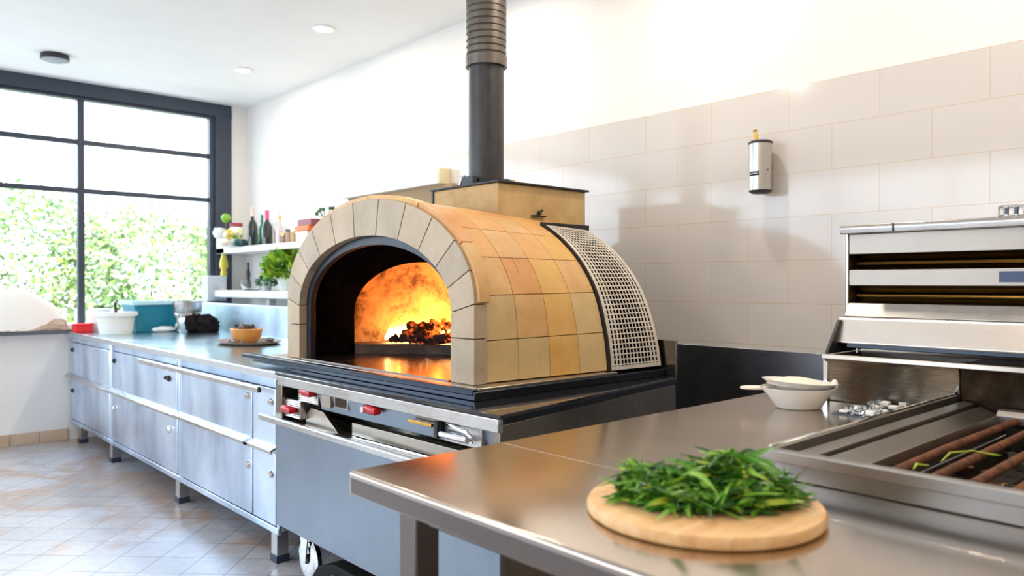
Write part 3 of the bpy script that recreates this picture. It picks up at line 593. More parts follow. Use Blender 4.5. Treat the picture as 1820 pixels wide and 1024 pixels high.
# drawer bay: runners and trays
B().box(FX+.02, FX+.2, YR+.06, YL-.06, .686, .692).build('bay_floor', M['steel'], cart)
B().prism([(FX+.07, .692), (FX+.085, .692), (FX+.085, .735), (FX+.10, .74), (FX+.07, .74)], 'y', YR+.07, 2.55).build('runner', M['steel_warm'], cart, bevel=.0015)
B().tube([(FX+.03, 2.45, .70), (FX+.045, 1.9, .702), (FX+.05, 1.72, .70)], .007, 8).build('rod', M['chrome'], cart)
def vent_box(y0, y1, z0, z1, x):
    bx_ = B().box(x, x+.10, y0, y1, z0, z1).build('louvre_box', M['steel'], cart, bevel=.002)
    f_ = B(); z = z0+.004
    while z < z1-.004: f_.box(x-.006, x, y0+.004, y1-.004, z, z+.0028); z += .0068
    f_.build('fins', M['chrome'], bx_)
vent_box(2.74, 2.90, .785, .855, FX+.03)
vent_box(2.86, 3.0-.01, .715, .79, FX-.0+.015)
B().prism([(2.60, .692), (2.86, .692), (2.86, .73), (2.82, .765), (2.72, .762)], 'x', FX+.04, FX+.06).build('gusset', M['steel_warm'], cart, bevel=.0015)
def red_handle(y, z, x):
    h_ = B(); h_.tube([(x-.002, y-.038, z), (x-.016, y-.034, z), (x-.02, y, z+.002), (x-.016, y+.034, z), (x-.002, y+.038, z)], [.011, .0155, .0165, .0155, .011], 14)
    return h_.build('red_handle', M['red'], cart)
red_handle(2.79, .834, FX+.024); red_handle(2.93, .752, FX+.009)
hb = red_handle(2.31, .824, FX+.02)
rg = B()
for a in range(2): rg.lathe([(.0085, 0), (.0105, 0), (.0105, -.001), (.0085, -.001), (.0085, 0)], (FX-.0178, 2.335, .825), 20, axis='x')
rg.box(FX-.0188, FX-.0178, 2.3265, 2.3435, .8243, .8257).box(FX-.0188, FX-.0178, 2.3343, 2.3357, .8165, .8335)
rg.build('round_emblem', M['white_cer'], hb)
sc_ = B().box(FX+.022, FX+.03, 2.50, 2.60, .795, .843).build('display_frame', M['chrome'], cart, bevel=.002)
B().box(FX+.0205, FX+.0225, 2.51, 2.59, .802, .836).build('screen', M['black_gloss'], sc_)
B().box(FX+.018, FX+.026, 2.62, 2.69, .79, .845).build('label_plate', M['steel_warm'], cart)
la = B(); la.box(FX+.0, FX+.02, 1.95, 2.08, .813, .824); lat = la.build('latch_arm', M['brass'], cart, bevel=.002)
B().box(FX-.01, FX+.03, 1.905, 1.925, .785, .838).build('latch_block', M['black_metal'], cart, bevel=.003)
B().tube([(FX+.02, 1.90, .835), (FX-.005, 1.83, .834), (FX-.01, 1.76, .828), (FX-.01, 1.735, .815), (FX-.005, 1.745, .80)], .007, 10).build('latch_hoop', M['chrome'], cart)
B().tube([(FX-.004, 1.89, .803), (FX-.004, 1.76, .803)], .0115, 12).build('latch_tube', M['chrome'], cart)
B().box(FX+.015, FX+.03, 1.72, 1.90, .778, .842).build('latch_plate', M['steel'], cart, bevel=.002)
for (x, y) in ((1.56, 3.0), (1.56, 1.68), (2.4, 2.95), (2.4, 1.95)):
    w = B().lathe([(.028, -.016), (.075, -.016), (.088, -.010), (.088, .010), (.075, .016), (.028, .016), (.024, .004), (.024, -.004), (.028, -.016)], (x, y, .088), 36, axis='x').build('caster_wheel', M['chrome'], cart)
    B().lathe([(0, -.02), (.02, -.02), (.02, .02), (0, .02)], (x, y, .088), 20, axis='x').build('hub', M['black'], w)
    B().prism([(y-.03, .25), (y+.03, .25), (y+.035, .2), (y+.012, .08), (y-.012, .08), (y-.035, .2)], 'x', x-.030, x-.024).prism([(y-.03, .25), (y+.03, .25), (y+.035, .2), (y+.012, .08), (y-.012, .08), (y-.035, .2)], 'x', x+.024, x+.030).box(x-.03, x+.03, y-.03, y+.03, .235, .25).build('caster_fork', M['chrome'], cart, bevel=.002)
e = empty('black_crate', (1.9, 2.35, 0), 'black plastic crate pushed under the oven cart', 'crate')
B().prism([(2.88, 0), (1.80, 0), (1.80, .19), (2.62, .19), (2.74, .15)], 'x', 1.455, 2.1).build('crate_body', plain('matte_black_crate', (.012, .012, .013), .7, spec=.2), e, bevel=.006)
B().box(1.447, 1.455, 1.85, 2.62, .14, .155).box(1.447, 1.455, 1.85, 2.7, .08, .095).build('ribs', M['black'], e, bevel=.003)

# ------------------------------------------------------------------ pizza oven
OC, PZ = 2.60, .933
XF = 1.59
oven = empty('pizza_oven', (2.0, OC, CT), 'dome-shaped pizza oven clad in honey coloured stone tiles with a fire inside', 'oven')
def ell(c, a, bb, zs, t): return (c-a*cos(t), zs+bb*sin(t))         # t 0 = low Y side, pi = high Y side
def profile(c, a, bb, zs, z0, n=48): return [(c-a, z0)]+[ell(c, a, bb, zs, pi*i/n) for i in range(n+1)]+[(c+a, z0)]
OUT = (OC, .67, .396, 1.20); INN = (2.605, .55, .285, 1.17)
# base plate
bp = B(); bp.prism([(XF-.035, 3.42), (XF-.035, 1.865), (2.24, 1.865), (2.24, 3.42)], 'z', PZ-.010, PZ)
bp.build('base_rim', M['steel_warm'], oven, bevel=.002)
bp = B(); bp.prism([(XF-.055, 3.52), (XF-.055, 1.86), (2.53, 1.86), (2.53, 3.52)], 'z', CT, PZ-.010)
bp.build('base_plate', M['plate'], oven, bevel=.003)
B().prism([(XF-.075, 3.60), (XF-.03, 3.60), (XF-.03, 1.868), (XF-.058, 1.868)], 'z', PZ-.022, PZ-.002).build('front_lip', M['plate'], oven, bevel=.003)
# facade arch: wedge stones
fa = B(); NW = 11; rnd = random.Random(11)
def ringblock(b_, t0, t1, xa, xb, out, inn, mi, n=6, g=.0012):
    o_ = [ell(*out, t0+(t1-t0)*i/n) for i in range(n+1)]; i_ = [ell(*inn, t0+(t1-t0)*i/n) for i in range(n+1)]
    poly = o_+i_[::-1]; b_.prism(poly, 'x', xa, xb, mi)
for k in range(NW):
    gg = .004; ringblock(fa, pi*k/NW+gg, pi*(k+1)/NW-gg, XF, XF+.055, OUT, INN, rnd.randrange(3))
for (ya, yb) in ((OC-.67, 2.055), (3.155, OC+.67)):
    for (z0, z1, o0, o1) in ((PZ+.001, 1.083, 0, 0), (1.086, 1.1985, 0, 0)):
        zi = z1 if z0 < 1.0 else 1.168
        if ya < OC: fa.prism([(ya, z0), (yb, z0), (yb, zi), (ya, z1)], 'x', XF, XF+.055, rnd.randrange(3))
        else: fa.prism([(ya, z0), (yb, z0), (yb, z1), (ya, zi)], 'x', XF, XF+.055, rnd.randrange(3))
fa.build('facade_arch', M['facade'], oven, bevel=.0015)
gb = B(); ringblock(gb, 0, pi, XF+.004, XF+.05, (OC, .667, .393, 1.20), (2.605, .553, .288, 1.17), 0, 48)
gb.build('arch_grout', M['grout'], oven)
# projecting lip stone over the arch
lp = B()
for k in range(6): ringblock(lp, pi*k/6+.004, pi*(k+1)/6-.004, XF+.012, XF+.062, (OC, .684, .408, 1.205), (OC, .668, .394, 1.20), [0, 1, 3, 0, 1, 3][k], 8)
lp.build('arch_lip', M['stone'], oven, bevel=.002)
# tile cladding over the vaulted body, leaning in towards the rear
CF = [(1.950, PZ+.002), (1.950, 1.075), (1.965, 1.225), (2.030, 1.355), (2.135, 1.462), (2.285, 1.540), (2.44, 1.580), (2.6, 1.590)]
CR = [(1.890, PZ+.002), (1.920, 1.080), (1.985, 1.232), (2.080, 1.350), (2.200, 1.442), (2.330, 1.508), (2.47, 1.542), (2.6, 1.552)]
def ctrl(X):
    w_ = max(0, (X-1.645)/.875); h_ = [(a[0]*(1-w_)+c[0]*w_, a[1]*(1-w_)+c[1]*w_) for a, c in zip(CF, CR)]
    return h_+[(2*OC-y, z) for y, z in h_[:-1][::-1]]
def body(X, u):
    P = ctrl(X); u = max(0, min(13.9999, u)); i = int(u); t_ = u-i
    g_ = lambda k: P[max(0, min(14, k))]
    p0, p1, p2, p3 = g_(i-1), g_(i), g_(i+1), g_(i+2)
    if i == 0: p0 = (p1[0], p1[1]-.14)
    if i == 13: p3 = (p2[0], p2[1]-.14)
    r_ = []; d_ = []
    for c in (0, 1):
        a1, b1, c1, e1 = p0[c], p1[c], p2[c], p3[c]
        r_.append(.5*(2*b1+(c1-a1)*t_+(2*a1-5*b1+4*c1-e1)*t_*t_+(3*b1-a1-3*c1+e1)*t_**3))
        d_.append(.5*((c1-a1)+2*(2*a1-5*b1+4*c1-e1)*t_+3*(3*b1-a1-3*c1+e1)*t_*t_))
    q_ = math.hypot(*d_) or 1
    return r_[0], r_[1], -d_[1]/q_, d_[0]/q_
def pt(X, u, h): y, z, ny, nz_ = body(X, u); return (X, y+ny*h, z+nz_*h)
def patch(b_, xa, xb, u0, u1, h0, h, mi, n=8):
    vs = []
    for i in range(n+1):
        uu = u0+(u1-u0)*i/n
        for hh in (h0, h): vs += [pt(xa, uu, hh), pt(xb, uu, hh)]
    fs = []
    for i in range(n):
        a = i*4; fs += [(a+2, a+3, a+7, a+6), (a, a+2, a+6, a+4), (a+1, a+5, a+7, a+3), (a, a+4, a+5, a+1)]
    fs += [(0, 1, 3, 2), (n*4, n*4+2, n*4+3, n*4+1)]
    b_.add(vs, fs, mi, False)
GU = 4.55                                        # how far up the guard panel reaches
rows = [0, 1, 2, 3, 4, 5, 6, 8, 9, 10, 11, 12, 13, 14]
tl = B(); rnd = random.Random(4)
xs = [XF+.056, 1.790, 1.935, 2.080, 2.222, 2.37, 2.52]
pick = [[4, 4, 3, 4], [4, 0, 3, 4], [0, 1, 3, 0], [2, 0, 2, 3], [1, 2, 0, 2], [1, 2, 1, 2]]
for ci in range(6):
    for ri in range(len(rows)-1):
        u0, u1 = rows[ri], rows[ri+1]
        if ci >= 4:
            if u1 < GU+.08: continue
            u0 = max(u0, GU+.08)
        mi = pick[ri][ci] if ri < 6 and ci < 4 else rnd.randrange(5)
        patch(tl, xs[ci]+.0010, xs[ci+1]-.0010, u0+.008, u1-.008, 0, .010, mi)
tl.build('tile_cladding', M['stone'], oven, bevel=.0012)
sh = B()
for (Xa, Xb, mi) in ((XF+.05, 2.225, 0), (2.225, 2.53, 1)):
    vs = []
    for i in range(141): vs += [pt(Xa, i/10, 0), pt(Xb, i/10, 0)]
    sh.add(vs, [[2*i, 2*i+2, 2*i+3, 2*i+1] for i in range(140)], mi, True)
sh.add([pt(2.53, i/10, 0) for i in range(141)], [list(range(141))], 1)
sh.build('shell', [M['grout'], M['soot']], oven)
# perforated guard panel over the rear right quarter
pm = B(); GX0, GX1 = 2.232, 2.515; off = .020
def strip(xa, xb, u0, u1, n=1, th=.002): patch(pm, xa, xb, u0, u1, off, off+th, 0, n)
NB = 13; pitch = (GX1-GX0-.026)/NB
strip(GX0, GX0+.010, 0, GU, 60); strip(GX1-.010, GX1, 0, GU, 60)
for k in range(0, NB+1):
    X = GX0+.013+k*pitch; wd = .0050 if 2 < k < NB-2 else .0095
    strip(X-wd/2, X+wd/2, .05, GU-.05, 60)
lens = [0]
for i in range(200):
    a = Vector(pt(2.37, GU*i/200, off)); c = Vector(pt(2.37, GU*(i+1)/200, off)); lens.append(lens[-1]+(c-a).length)
def u_at(l_):
    for i in range(200):
        if lens[i+1] >= l_: return GU*(i+(l_-lens[i])/(lens[i+1]-lens[i]))/200
    return GU
NS = int(lens[-1]/.0195)
for j in range(1, NS):
    l_ = lens[-1]*j/NS; strip(GX0+.006, GX1-.006, u_at(l_-.0025), u_at(l_+.0025), 1, .0021)
strip(GX0, GX1, 0, u_at(.014), 2); strip(GX0, GX1, u_at(lens[-1]-.014), GU, 2)
pm.build('perforated_guard', mottled('cream_enamel_steel', (.62, .55, .46), (.74, .69, .61), .35, 12, .2, 0), oven)
ed = B(); patch(ed, GX0-.008, GX0-.0005, 0, GU, .002, off+.002, 0, 60)
y, z, ny, nz_ = body(2.37, GU); ed.box(GX0-.012, GX1, y-.004, y+.004, z+.012, z+.036)
ed.build('guard_edge', M['black_metal'], oven)
# mouth frame, tunnel, hearth, chamber
def ring(b_, xa, xb, out, inn, z0, mi=0, n=48):
    o_ = profile(*out, z0, n); i_ = profile(*inn, z0, n); b_.prism(o_+i_[::-1], 'x', xa, xb, mi, False)
fr_ = B(); ring(fr_, XF+.034, XF+.060, (2.605, .549, .284, 1.17), (2.605, .512, .250, 1.17), PZ+.001)
fr_.build('mouth_frame', plain('blue_black_steel', (.016, .02, .03), .4, .2), oven, bevel=.002)
tn = B(); pa = profile(2.605, .53, .268, 1.17, PZ+.001); pb = profile(2.605, .515, .225, 1.13, PZ+.001); n = len(pa)
tn.add([(XF+.05, y, z) for y, z in pa]+[(1.85, y, z) for y, z in pb], [[i, i+1, n+i+1, n+i] for i in range(n-1)], 0, True)
pc = profile(2.605, .64, .38, 1.19, PZ+.001)
tn.add([(1.85, y, z) for y, z in pb]+[(1.85, y, z) for y, z in pc], [[i, i+1, n+i+1, n+i] for i in range(n-1)], 1, False)
tn.build('tunnel', [M['soot'], M['brick']], oven)
B().box(XF-.0, 2.20, 2.07, 3.14, PZ, PZ+.005).build('mouth_floor', steel('mouth_floor_steel', (.20, .18, .17), .26, (60, 1, 60), .06), oven)
he = B(); hp = [(1.852, 3.115), (1.93, 3.03), (2.03, 2.95), (2.12, 2.84), (2.17, 2.70), (2.18, 2.55), (2.12, 2.35), (2.0, 2.2), (1.852, 2.1), (1.852, 1.96), (2.5, 1.96), (2.5, 3.24), (1.852, 3.24)]
he.prism(hp, 'z', PZ+.006, .985).build('hearth', mottled('hearth_stone', (.03, .02, .016), (.10, .06, .04), .7, 12), oven)
ch = B(); n = 48; vs = []; CX, RX, RY, RZ = 1.852, .63, .62, .49
for j in range(17):
    for i in range(n+1):
        a = -pi/2+pi*i/n; t_ = j/16*pi/2
        vs.append((CX+RX*cos(a)*cos(t_)**.8, OC+RY*sin(a)*cos(t_)**.45, .985+RZ*sin(t_)))
ch.add(vs, [[j*(n+1)+i, j*(n+1)+i+1, (j+1)*(n+1)+i+1, (j+1)*(n+1)+i] for j in range(16) for i in range(n)], 0, True)
ch.build('chamber', M['brick'], oven)
# flue housing and hinge
fh = B(); fh.box(2.073, 2.605, 2.361, 2.808, 1.50, 1.685)
hs = fh.build('flue_housing', M['plaster'], oven, bevel=.003)
B().box(2.060, 2.618, 2.348, 2.822, 1.685, 1.694).build('housing_lid', M['black_metal'], hs, bevel=.002)
B().box(2.066, 2.074, 2.800, 2.812, 1.52, 1.69).build('corner_strip', M['black_metal'], hs)
hg = B(); hg.box(2.26, 2.34, 2.345, 2.362, 1.556, 1.561).tube([(2.30, 2.352, 1.56), (2.30, 2.348, 1.575), (2.315, 2.346, 1.583)], .006, 8).ball((2.30, 2.35, 1.572), .010, 8)
hg.build('hinge_catch', M['black_metal'], hs)

# flue pipe
px_, py_ = 2.20, 2.585
fl_ = empty('flue_pipe', (px_, py_, 1.694), 'tall matt black flue pipe rising from the oven to the ceiling', 'flue')
B().lathe([(0, 0), (.078, 0), (.078, .56), (0, .56)], (px_, py_, 1.694), 64).build('pipe', M['pipe'], fl_)
pr_ = [(.079, .0)]; z = 0
pr_ = [(.079, .535), (.092, .530), (.093, .575), (.088, .580)]
z = .585
while z < H-1.694-.03:
    pr_ += [(.084, z), (.0895, z+.003), (.0895, z+.022), (.0845, z+.0255)]; z += .029
pr_ += [(.084, H-1.694), (0, H-1.694)]
B().lathe(pr_, (px_, py_, 1.694), 64).build('ribbed_sleeve', M['collar'], fl_)
B().lathe([(.079, 0), (.092, 0), (.092, .030), (.079, .032)], (px_, py_, 1.694), 48).build('base_collar', M['black'], fl_)
cb = B(); cb.box(px_-.118, px_-.092, py_-.05, py_+.03, 1.694, 1.733).box(px_+.02, px_+.05, py_-.108, py_-.085, 1.694, 1.725)
cb.build('clamp', M['black'], fl_, bevel=.004)
B().box(px_+.055, px_+.075, py_-.108, py_-.102, 1.698, 1.722).build('brass_tab', M['brass'], fl_)
B().tube([(px_-.105, py_+.05, 1.696), (px_-.105, py_+.05, 1.735), (px_-.105, py_+.02, 1.735)], .006, 8).build('clamp_bolt', M['chrome'], fl_)

# fire
rnd = random.Random(21)
gfire = 'burning logs inside the oven'
ll = ['charred log nearest the left of the fire', 'charred log across the middle of the fire', 'charred log at the back of the fire', 'short charred log at the right of the fire', 'thin charred stick in front of the flames']
LG = [((1.98, 3.02, 1.003), (2.10, 2.96, 1.006), .018), ((2.04, 2.98, 1.022), (2.17, 2.84, 1.026), .036), ((2.08, 3.0, 1.062), (2.20, 2.84, 1.058), .032), ((2.05, 2.90, 1.012), (2.22, 2.70, 1.010), .026), ((2.00, 2.96, .998), (2.18, 2.76, .998), .012)]
for i, (a, c, r_) in enumerate(LG):
    a = Vector(a); c = Vector(c); pts = [a.lerp(c, k/10)+Vector((rnd.gauss(0, .004), rnd.gauss(0, .004), rnd.gauss(0, .004))) for k in range(11)]
    lg_ = B(); lg_.tube(pts, [r_*(.75+rnd.uniform(-.15, .3)) for _ in pts], 10)
    for k in range(7):
        p = a.lerp(c, rnd.random()); lg_.ball(p+Vector((0, 0, rnd.uniform(0, r_))), r_*rnd.uniform(.35, .7), 8, amp=.6, seed=k+i)
    lg_.build('burning_log', M['ember'], label=ll[i], cat='log', group=gfire)
fl2 = B()
def flame(b_, x, y, z, r, h, sd):
    prof = [(0, 0), (r*1.0, h*.08), (r*1.25, h*.30), (r*1.0, h*.55), (r*.6, h*.8), (0, h)]; n = 14; vs = []
    for (q, zz) in prof:
        for i in range(n):
            a = 2*pi*i/n; k_ = 1+.8*noise.noise(Vector((cos(a)*2+sd, sin(a)*2, zz*30)))
            vs.append((x+q*cos(a)*k_+.03*zz/h*sin(sd*3), y+q*sin(a)*k_, z+zz))
    b_.add(vs, [[j*n+i, j*n+(i+1) % n, (j+1)*n+(i+1) % n, (j+1)*n+i] for j in range(5) for i in range(n)], 0, True)
for i, (x, y, r_, h_) in enumerate([(2.06, 3.08, .045, .10), (2.11, 3.06, .05, .135), (2.16, 3.03, .055, .15), (2.20, 2.99, .055, .155), (2.24, 2.94, .055, .155), (2.27, 2.88, .05, .15), (2.29, 2.82, .05, .15), (2.19, 2.86, .035, .085), (2.22, 2.80, .04, .10), (2.24, 2.74, .045, .11)]):
    flame(fl2, x, y, .992, r_, h_, i+1)
fl2.build('flames', M['flame'], label='bright yellow flames licking behind the charred logs in the oven', cat='flames', kind='stuff')
for (x, y, z, e_) in ((2.21, 2.96, 1.10, .45), (2.12, 3.03, 1.06, .2), (2.26, 2.82, 1.08, .45)):
    l = bpy.data.lights.new('fire_glow', 'POINT'); l.energy = FIRE_W*e_; l.color = (1, .24, .025); l.shadow_soft_size = .04
    o = bpy.data.objects.new('fire_glow', l); COL.objects.link(o); o.location = (x, y, z)

# ------------------------------------------------------------------ steel splashback on the tiled wall
e = empty('wall_splashback', (2.98, 1.5, .3), 'dark stainless splashback sheets along the bottom of the tiled wall', 'splashback')
B().box(2.984, 2.995, 1.1, 2.24, .30, .985).build('sheet', M['steel_dark'], e, bevel=.002)
B().box(2.980, 2.992, 2.245, 3.05, .30, .985).build('sheet', M['steel_olive'], e, bevel=.002)

# ------------------------------------------------------------------ foreground table
TZ = .90; TX = .773; TY = 1.323
tb = empty('steel_table', (1.9, .2, 0), 'stainless steel worktable in the foreground holding the round board', 'table')
tp = B(); tp.prism([(1.1705, TZ-.044), (1.1705, TZ), (TX+.007, TZ)]+[(TX+.007-.007*sin(R(a)), TZ-.007+.007*cos(R(a))) for a in (15, 30, 45, 60, 75)]+[(TX, TZ-.007), (TX, TZ-.044)], 'y', -1.3, TY, 0, True)
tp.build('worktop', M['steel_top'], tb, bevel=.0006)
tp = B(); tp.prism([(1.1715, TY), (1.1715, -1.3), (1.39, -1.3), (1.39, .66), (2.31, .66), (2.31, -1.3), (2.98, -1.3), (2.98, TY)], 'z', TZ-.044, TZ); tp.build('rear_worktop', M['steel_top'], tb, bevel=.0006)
B().box(TX-.0015, TX+.010, -1.3, TY-.003, TZ-.044, TZ-.008).build('apron', M['steel_edge'], tb, bevel=.004)
B().box(TX+.05, TX+.09, -1.2, 1.13, TZ-.075, TZ-.044).box(TX+.09, 2.9, 1.15, 1.19, TZ-.075, TZ-.044).build('underframe', M['steel_edge'], tb, bevel=.003)
for (x, y) in ((TX+.05, 1.17), (2.88, 1.17), (TX+.05, -1.15), (2.88, -1.15)):
    B().box(x, x+.055, y, y+.055, 0.0, TZ-.044).build('leg', M['steel_edge'], tb, bevel=.004)

# cutting board and herbs
CBX, CBY = 1.055, .70
B().lathe([(0, 0), (.180, 0), (.186, .004), (.187, .013), (.183, .0195), (.178, .021), (0, .021)], (CBX, CBY, TZ), 96).build('round_chopping_board', M['wood_board'], label='round pale wooden chopping board on the foreground table', cat='chopping board')
hb_ = B(); rnd = random.Random(9); RV = Vector((.7393, -.6734, 0)); FV = Vector((.6734, .7393, 0))
base = Vector((CBX, CBY, TZ+.0215))+RV*.005+FV*-.008
def pile_h(a, c): 
    q = (a/.155)**2+(c/.092)**2
    return .056*max(0, 1-q)**.6*(1+.35*sin(a*38)+.2*cos(c*60+a*20))
def blade(p, d, ln_, w_, mi, curl, droop):
    n = 6; vs = []; d = d.normalized(); side = d.cross(Vector((0, 0, 1)))
    side = side.normalized() if side.length > .05 else Vector((1, 0, 0))
    side.rotate(Matrix.Rotation(rnd.uniform(-.9, .9), 3, d)); nn = side.cross(d)
    q = Vector(p); dd = d.copy()
    for i in range(n+1):
        t_ = i/n; w2 = w_*(.35+.9*sin(pi*min(1, t_*1.0)**.8)) if i < n else .0003
        lift = nn*w2*.35
        vs += [q-side*w2+lift, q.copy(), q+side*w2+lift]
        dd = (dd+side*curl/n+Vector((0, 0, -droop/n))).normalized(); q = q+dd*ln_/n
        if q.z < TZ+.023: q.z = TZ+.023+rnd.uniform(0, .002)
    hb_.add(vs, [f for i in range(n) for f in ((i*3, i*3+1, i*3+4, i*3+3), (i*3+1, i*3+2, i*3+5, i*3+4))], mi, True)
for i in range(1500):
    r_ = rnd.random()**.5; th = rnd.uniform(0, 6.28); a = .138*r_*cos(th); c = .084*r_*sin(th)
    h_ = pile_h(a, c)*rnd.uniform(.25, 1.08)+.002
    p = base+RV*a+FV*c+Vector((0, 0, h_))
    ang = rnd.gauss(0, .75)+(pi if rnd.random() < .5 else 0)
    d = RV*cos(ang)+FV*sin(ang)*.8+Vector((0, 0, rnd.gauss(.12, .25)))
    thick = rnd.random() < .12
    blade(p-d.normalized()*.02, d, rnd.uniform(.03, .065) if not thick else rnd.uniform(.06, .10), rnd.uniform(.0018, .0042) if not thick else rnd.uniform(.003, .0048), rnd.choices([0, 1, 2, 3], [5, 4.5, 2.6, 1])[0], rnd.gauss(0, .6), rnd.uniform(.1, .9))
for i in range(110):   # feathery sprigs
    a = rnd.uniform(-.14, .14); c = rnd.uniform(-.06, .07); h_ = pile_h(a, c)
    p = base+RV*a+FV*c+Vector((0, 0, h_*.8+.004)); ang = rnd.uniform(0, 6.28); d = (RV*cos(ang)+FV*sin(ang)+Vector((0, 0, rnd.uniform(.1, .9)))).normalized()
    L_ = rnd.uniform(.02, .04)
    for k in range(9):
        q = p+d*L_*k/9
        for s_ in (-1, 1): blade(q, d+Vector((rnd.gauss(0, .6), rnd.gauss(0, .6), rnd.gauss(0, .4)))*1.0, .010, .0007, rnd.choice([0, 1, 1, 0]), 0, .2)
for (a, c, ang, up, ln_, w_, mi) in [(-.045, -.01, -1.1, .75, .10, .0042, 1), (-.02, .02, -1.0, .15, .09, .005, 1), (.02, -.02, -.9, .10, .10, .005, 0), (.05, -.03, -.5, .0, .07, .0045, 0), (-.10, .03, 2.2, .5, .05, .003, 1), (-.13, .04, 1.6, 1.5, .035, .002, 3), (.02, .05, -.1, .15, .06, .004, 3), (.06, .04, 1.0, 1.2, .04, .004, 1), (.10, .0, -.3, .05, .04, .004, 0), (-.03, -.06, 2.6, .1, .05, .0035, 1)]:
    p = base+RV*a+FV*c+Vector((0, 0, pile_h(a, c)+.006)); blade(p, RV*cos(ang)+FV*sin(ang)+Vector((0, 0, up)), ln_, w_, mi, .2, .6+up*.7)
hb_.build('herb_pile', [M['leaf1'], M['leaf2'], M['leaf3'], M['leaf4']], label='heap of fresh green tarragon and dill on the round board', cat='herbs', kind='stuff')

# white dishes
DX, DY = 2.15, 1.10
BW = lambda r, h: [(0, 0), (r*.56, 0), (r*.62, .004), (r*.80, h*.55), (r, h*.93), (r*1.02, h), (r*.98, h), (r*.76, h*.55), (r*.55, .008), (0, .008)]
e = empty('gratin_dish', (DX, DY, TZ), 'white oval gratin dish with a flat ear handle beside the grill', 'dish', 'stacked white gratin dishes')
def dish(e_, r, h, c, tilt=0):
    b_ = B().lathe(BW(r, h), (0, 0, 0), 56, sx=1.0, sy=.82); rt = Matrix.Rotation(R(-42), 4, 'Z')@Matrix.Rotation(R(tilt), 4, 'Y')
    for i in range(len(b_.v)): b_.v[i] = rt@b_.v[i]+Vector(c)
    return b_
dish(e, .108, .062, (DX, DY, TZ)).build('bowl_body', M['white_cer'], e)
hd = B(); q = []
for i in range(24): a = 2*pi*i/24; v = RV*(-.118+.045*cos(a))+FV*(.03+.026*sin(a)); q.append((DX+v.x, DY+v.y))
hd.prism(q, 'z', TZ+.052, TZ+.059).build('ear_handle', M['cream'], e, bevel=.002)
e = empty('shallow_dish', (DX, DY, TZ+.048), 'shallow cream dish nested tilted in the white gratin dish', 'dish', 'stacked white gratin dishes')
d_ = dish(e, .106, .030, (DX+.002, DY, TZ+.05), 4); d_.build('dish_body', M['white_cer'], e)
f_ = B().lathe([(0, .036), (.04, .032), (.075, .020), (.094, .010), (0, .006)], (0, 0, 0), 48, sx=1, sy=.8)
rt = Matrix.Rotation(R(-42), 4, 'Z')@Matrix.Rotation(R(4), 4, 'Y')
for i in range(len(f_.v)): f_.v[i] = rt@f_.v[i]+Vector((DX+.002, DY, TZ+.056))
f_.build('cream_lining', M['cream'], e)
tbn = B(); v = RV*.108; tbn.ball((DX+v.x, DY+v.y, TZ+.068), .011, 12, sc=(1, 1, 1.5)).build('finger_tab', M['white_cer'], e)
# clear cube tray
e = empty('cube_tray', (2.25, .93, TZ), 'clear plastic tray of small cubes between the white dishes and the grill', 'tray')
B().box(2.12, 2.40, .865, .985, TZ, TZ+.004).build('tray_base', M['glassy'], e)
for i in range(7):
    for j in range(3):
        if (i*3+j) % 5 == 4: continue
        B().box(2.13+i*.038, 2.156+i*.038, .872+j*.037, .896+j*.037, TZ+.0045, TZ+.020-.004*((i+j) % 3)).build('cube', M['glassy'] if (i+j) % 2 else M['white_cer'], e, bevel=.003)

# ------------------------------------------------------------------ built-in grill
GX, GY, GY1, GB = 1.345, .735, -.95, 2.35
gr = empty('char_grill', (1.9, -.1, TZ), 'stainless char grill with rusty bars let into the worktable', 'grill')
RZ_ = .957
b = B(); b.box(GX, GX+.02, GY1, GY, TZ, RZ_-.02).box(GX+.02, GB, GY-.02, GY, TZ, RZ_-.02).box(GX+.02, GB, GY1, GY1+.02, TZ, RZ_-.02)
b.build('body', M['grill_steel'], gr, bevel=.003)
rm = B(); rm.prism([(GX-.022, RZ_-.022), (GX-.022, RZ_), (GX-.008, RZ_+.002), (GX+.045, RZ_-.010), (GX+.06, RZ_-.045), (GX+.052, RZ_-.045), (GX+.038, RZ_-.018), (GX-.012, RZ_-.008), (GX-.012, RZ_-.022)], 'y', GY1, GY+.012)
rm.build('front_rim', M['grill_steel'], gr, bevel=.002)
sp_ = [(.016, -.024), (.016, 0), (.010, .002), (-.002, -.001), (-.006, -.016), (-.008, -.034), (-.014, -.034), (-.015, -.014), (-.046, -.018), (-.048, -.036), (-.054, -.036), (-.056, -.024), (-.104, -.042), (-.108, -.036), (-.113, -.036), (-.117, -.050), (-.130, -.084), (-.125, -.086), (-.112, -.058), (-.06, -.048), (.004, -.042), (.006, -.024)]
rm = B(); rm.prism([(GY+p_, RZ_+q_) for p_, q_ in sp_], 'x', GX+.01, GB)
rm.build('side_rim', M['grill_steel_x'], gr, bevel=.0012)
B().tube([(GX+.0, GY+.008, RZ_+.001), (GB, GY+.008, RZ_+.001)], .004, 8).build('rim_bead', M['chrome'], gr)
B().box(GX+.05, GB-.045, GY1+.02, GY-.130, .80, .805).box(GX+.05, GX+.055, GY1+.02, GY-.130, .80, RZ_-.04).box(GX+.05, GB-.045, GY-.135, GY-.130, .80, RZ_-.086).box(GB-.05, GB-.045, GY1+.02, GY-.130, .80, .92).build('fire_pan', M['char'], gr)
B().prism([(GB-.06, .922), (GB-.045, .934), (GB, .934), (GB, .90), (GB-.06, .90)], 'y', GY1+.02, GY-.11).build('rear_ledge', M['grill_steel'], gr, bevel=.002)
y = GY-.152
while y > GY1+.06:
    j_ = rnd.uniform(-.004, .004); B().tube([(GX+.056, y, .908+j_*.5), (1.8, y+j_, .911), (GB-.06, y-j_, .910)], .0095, 10).build('grill_bar', M['rust'], gr); y -= .066
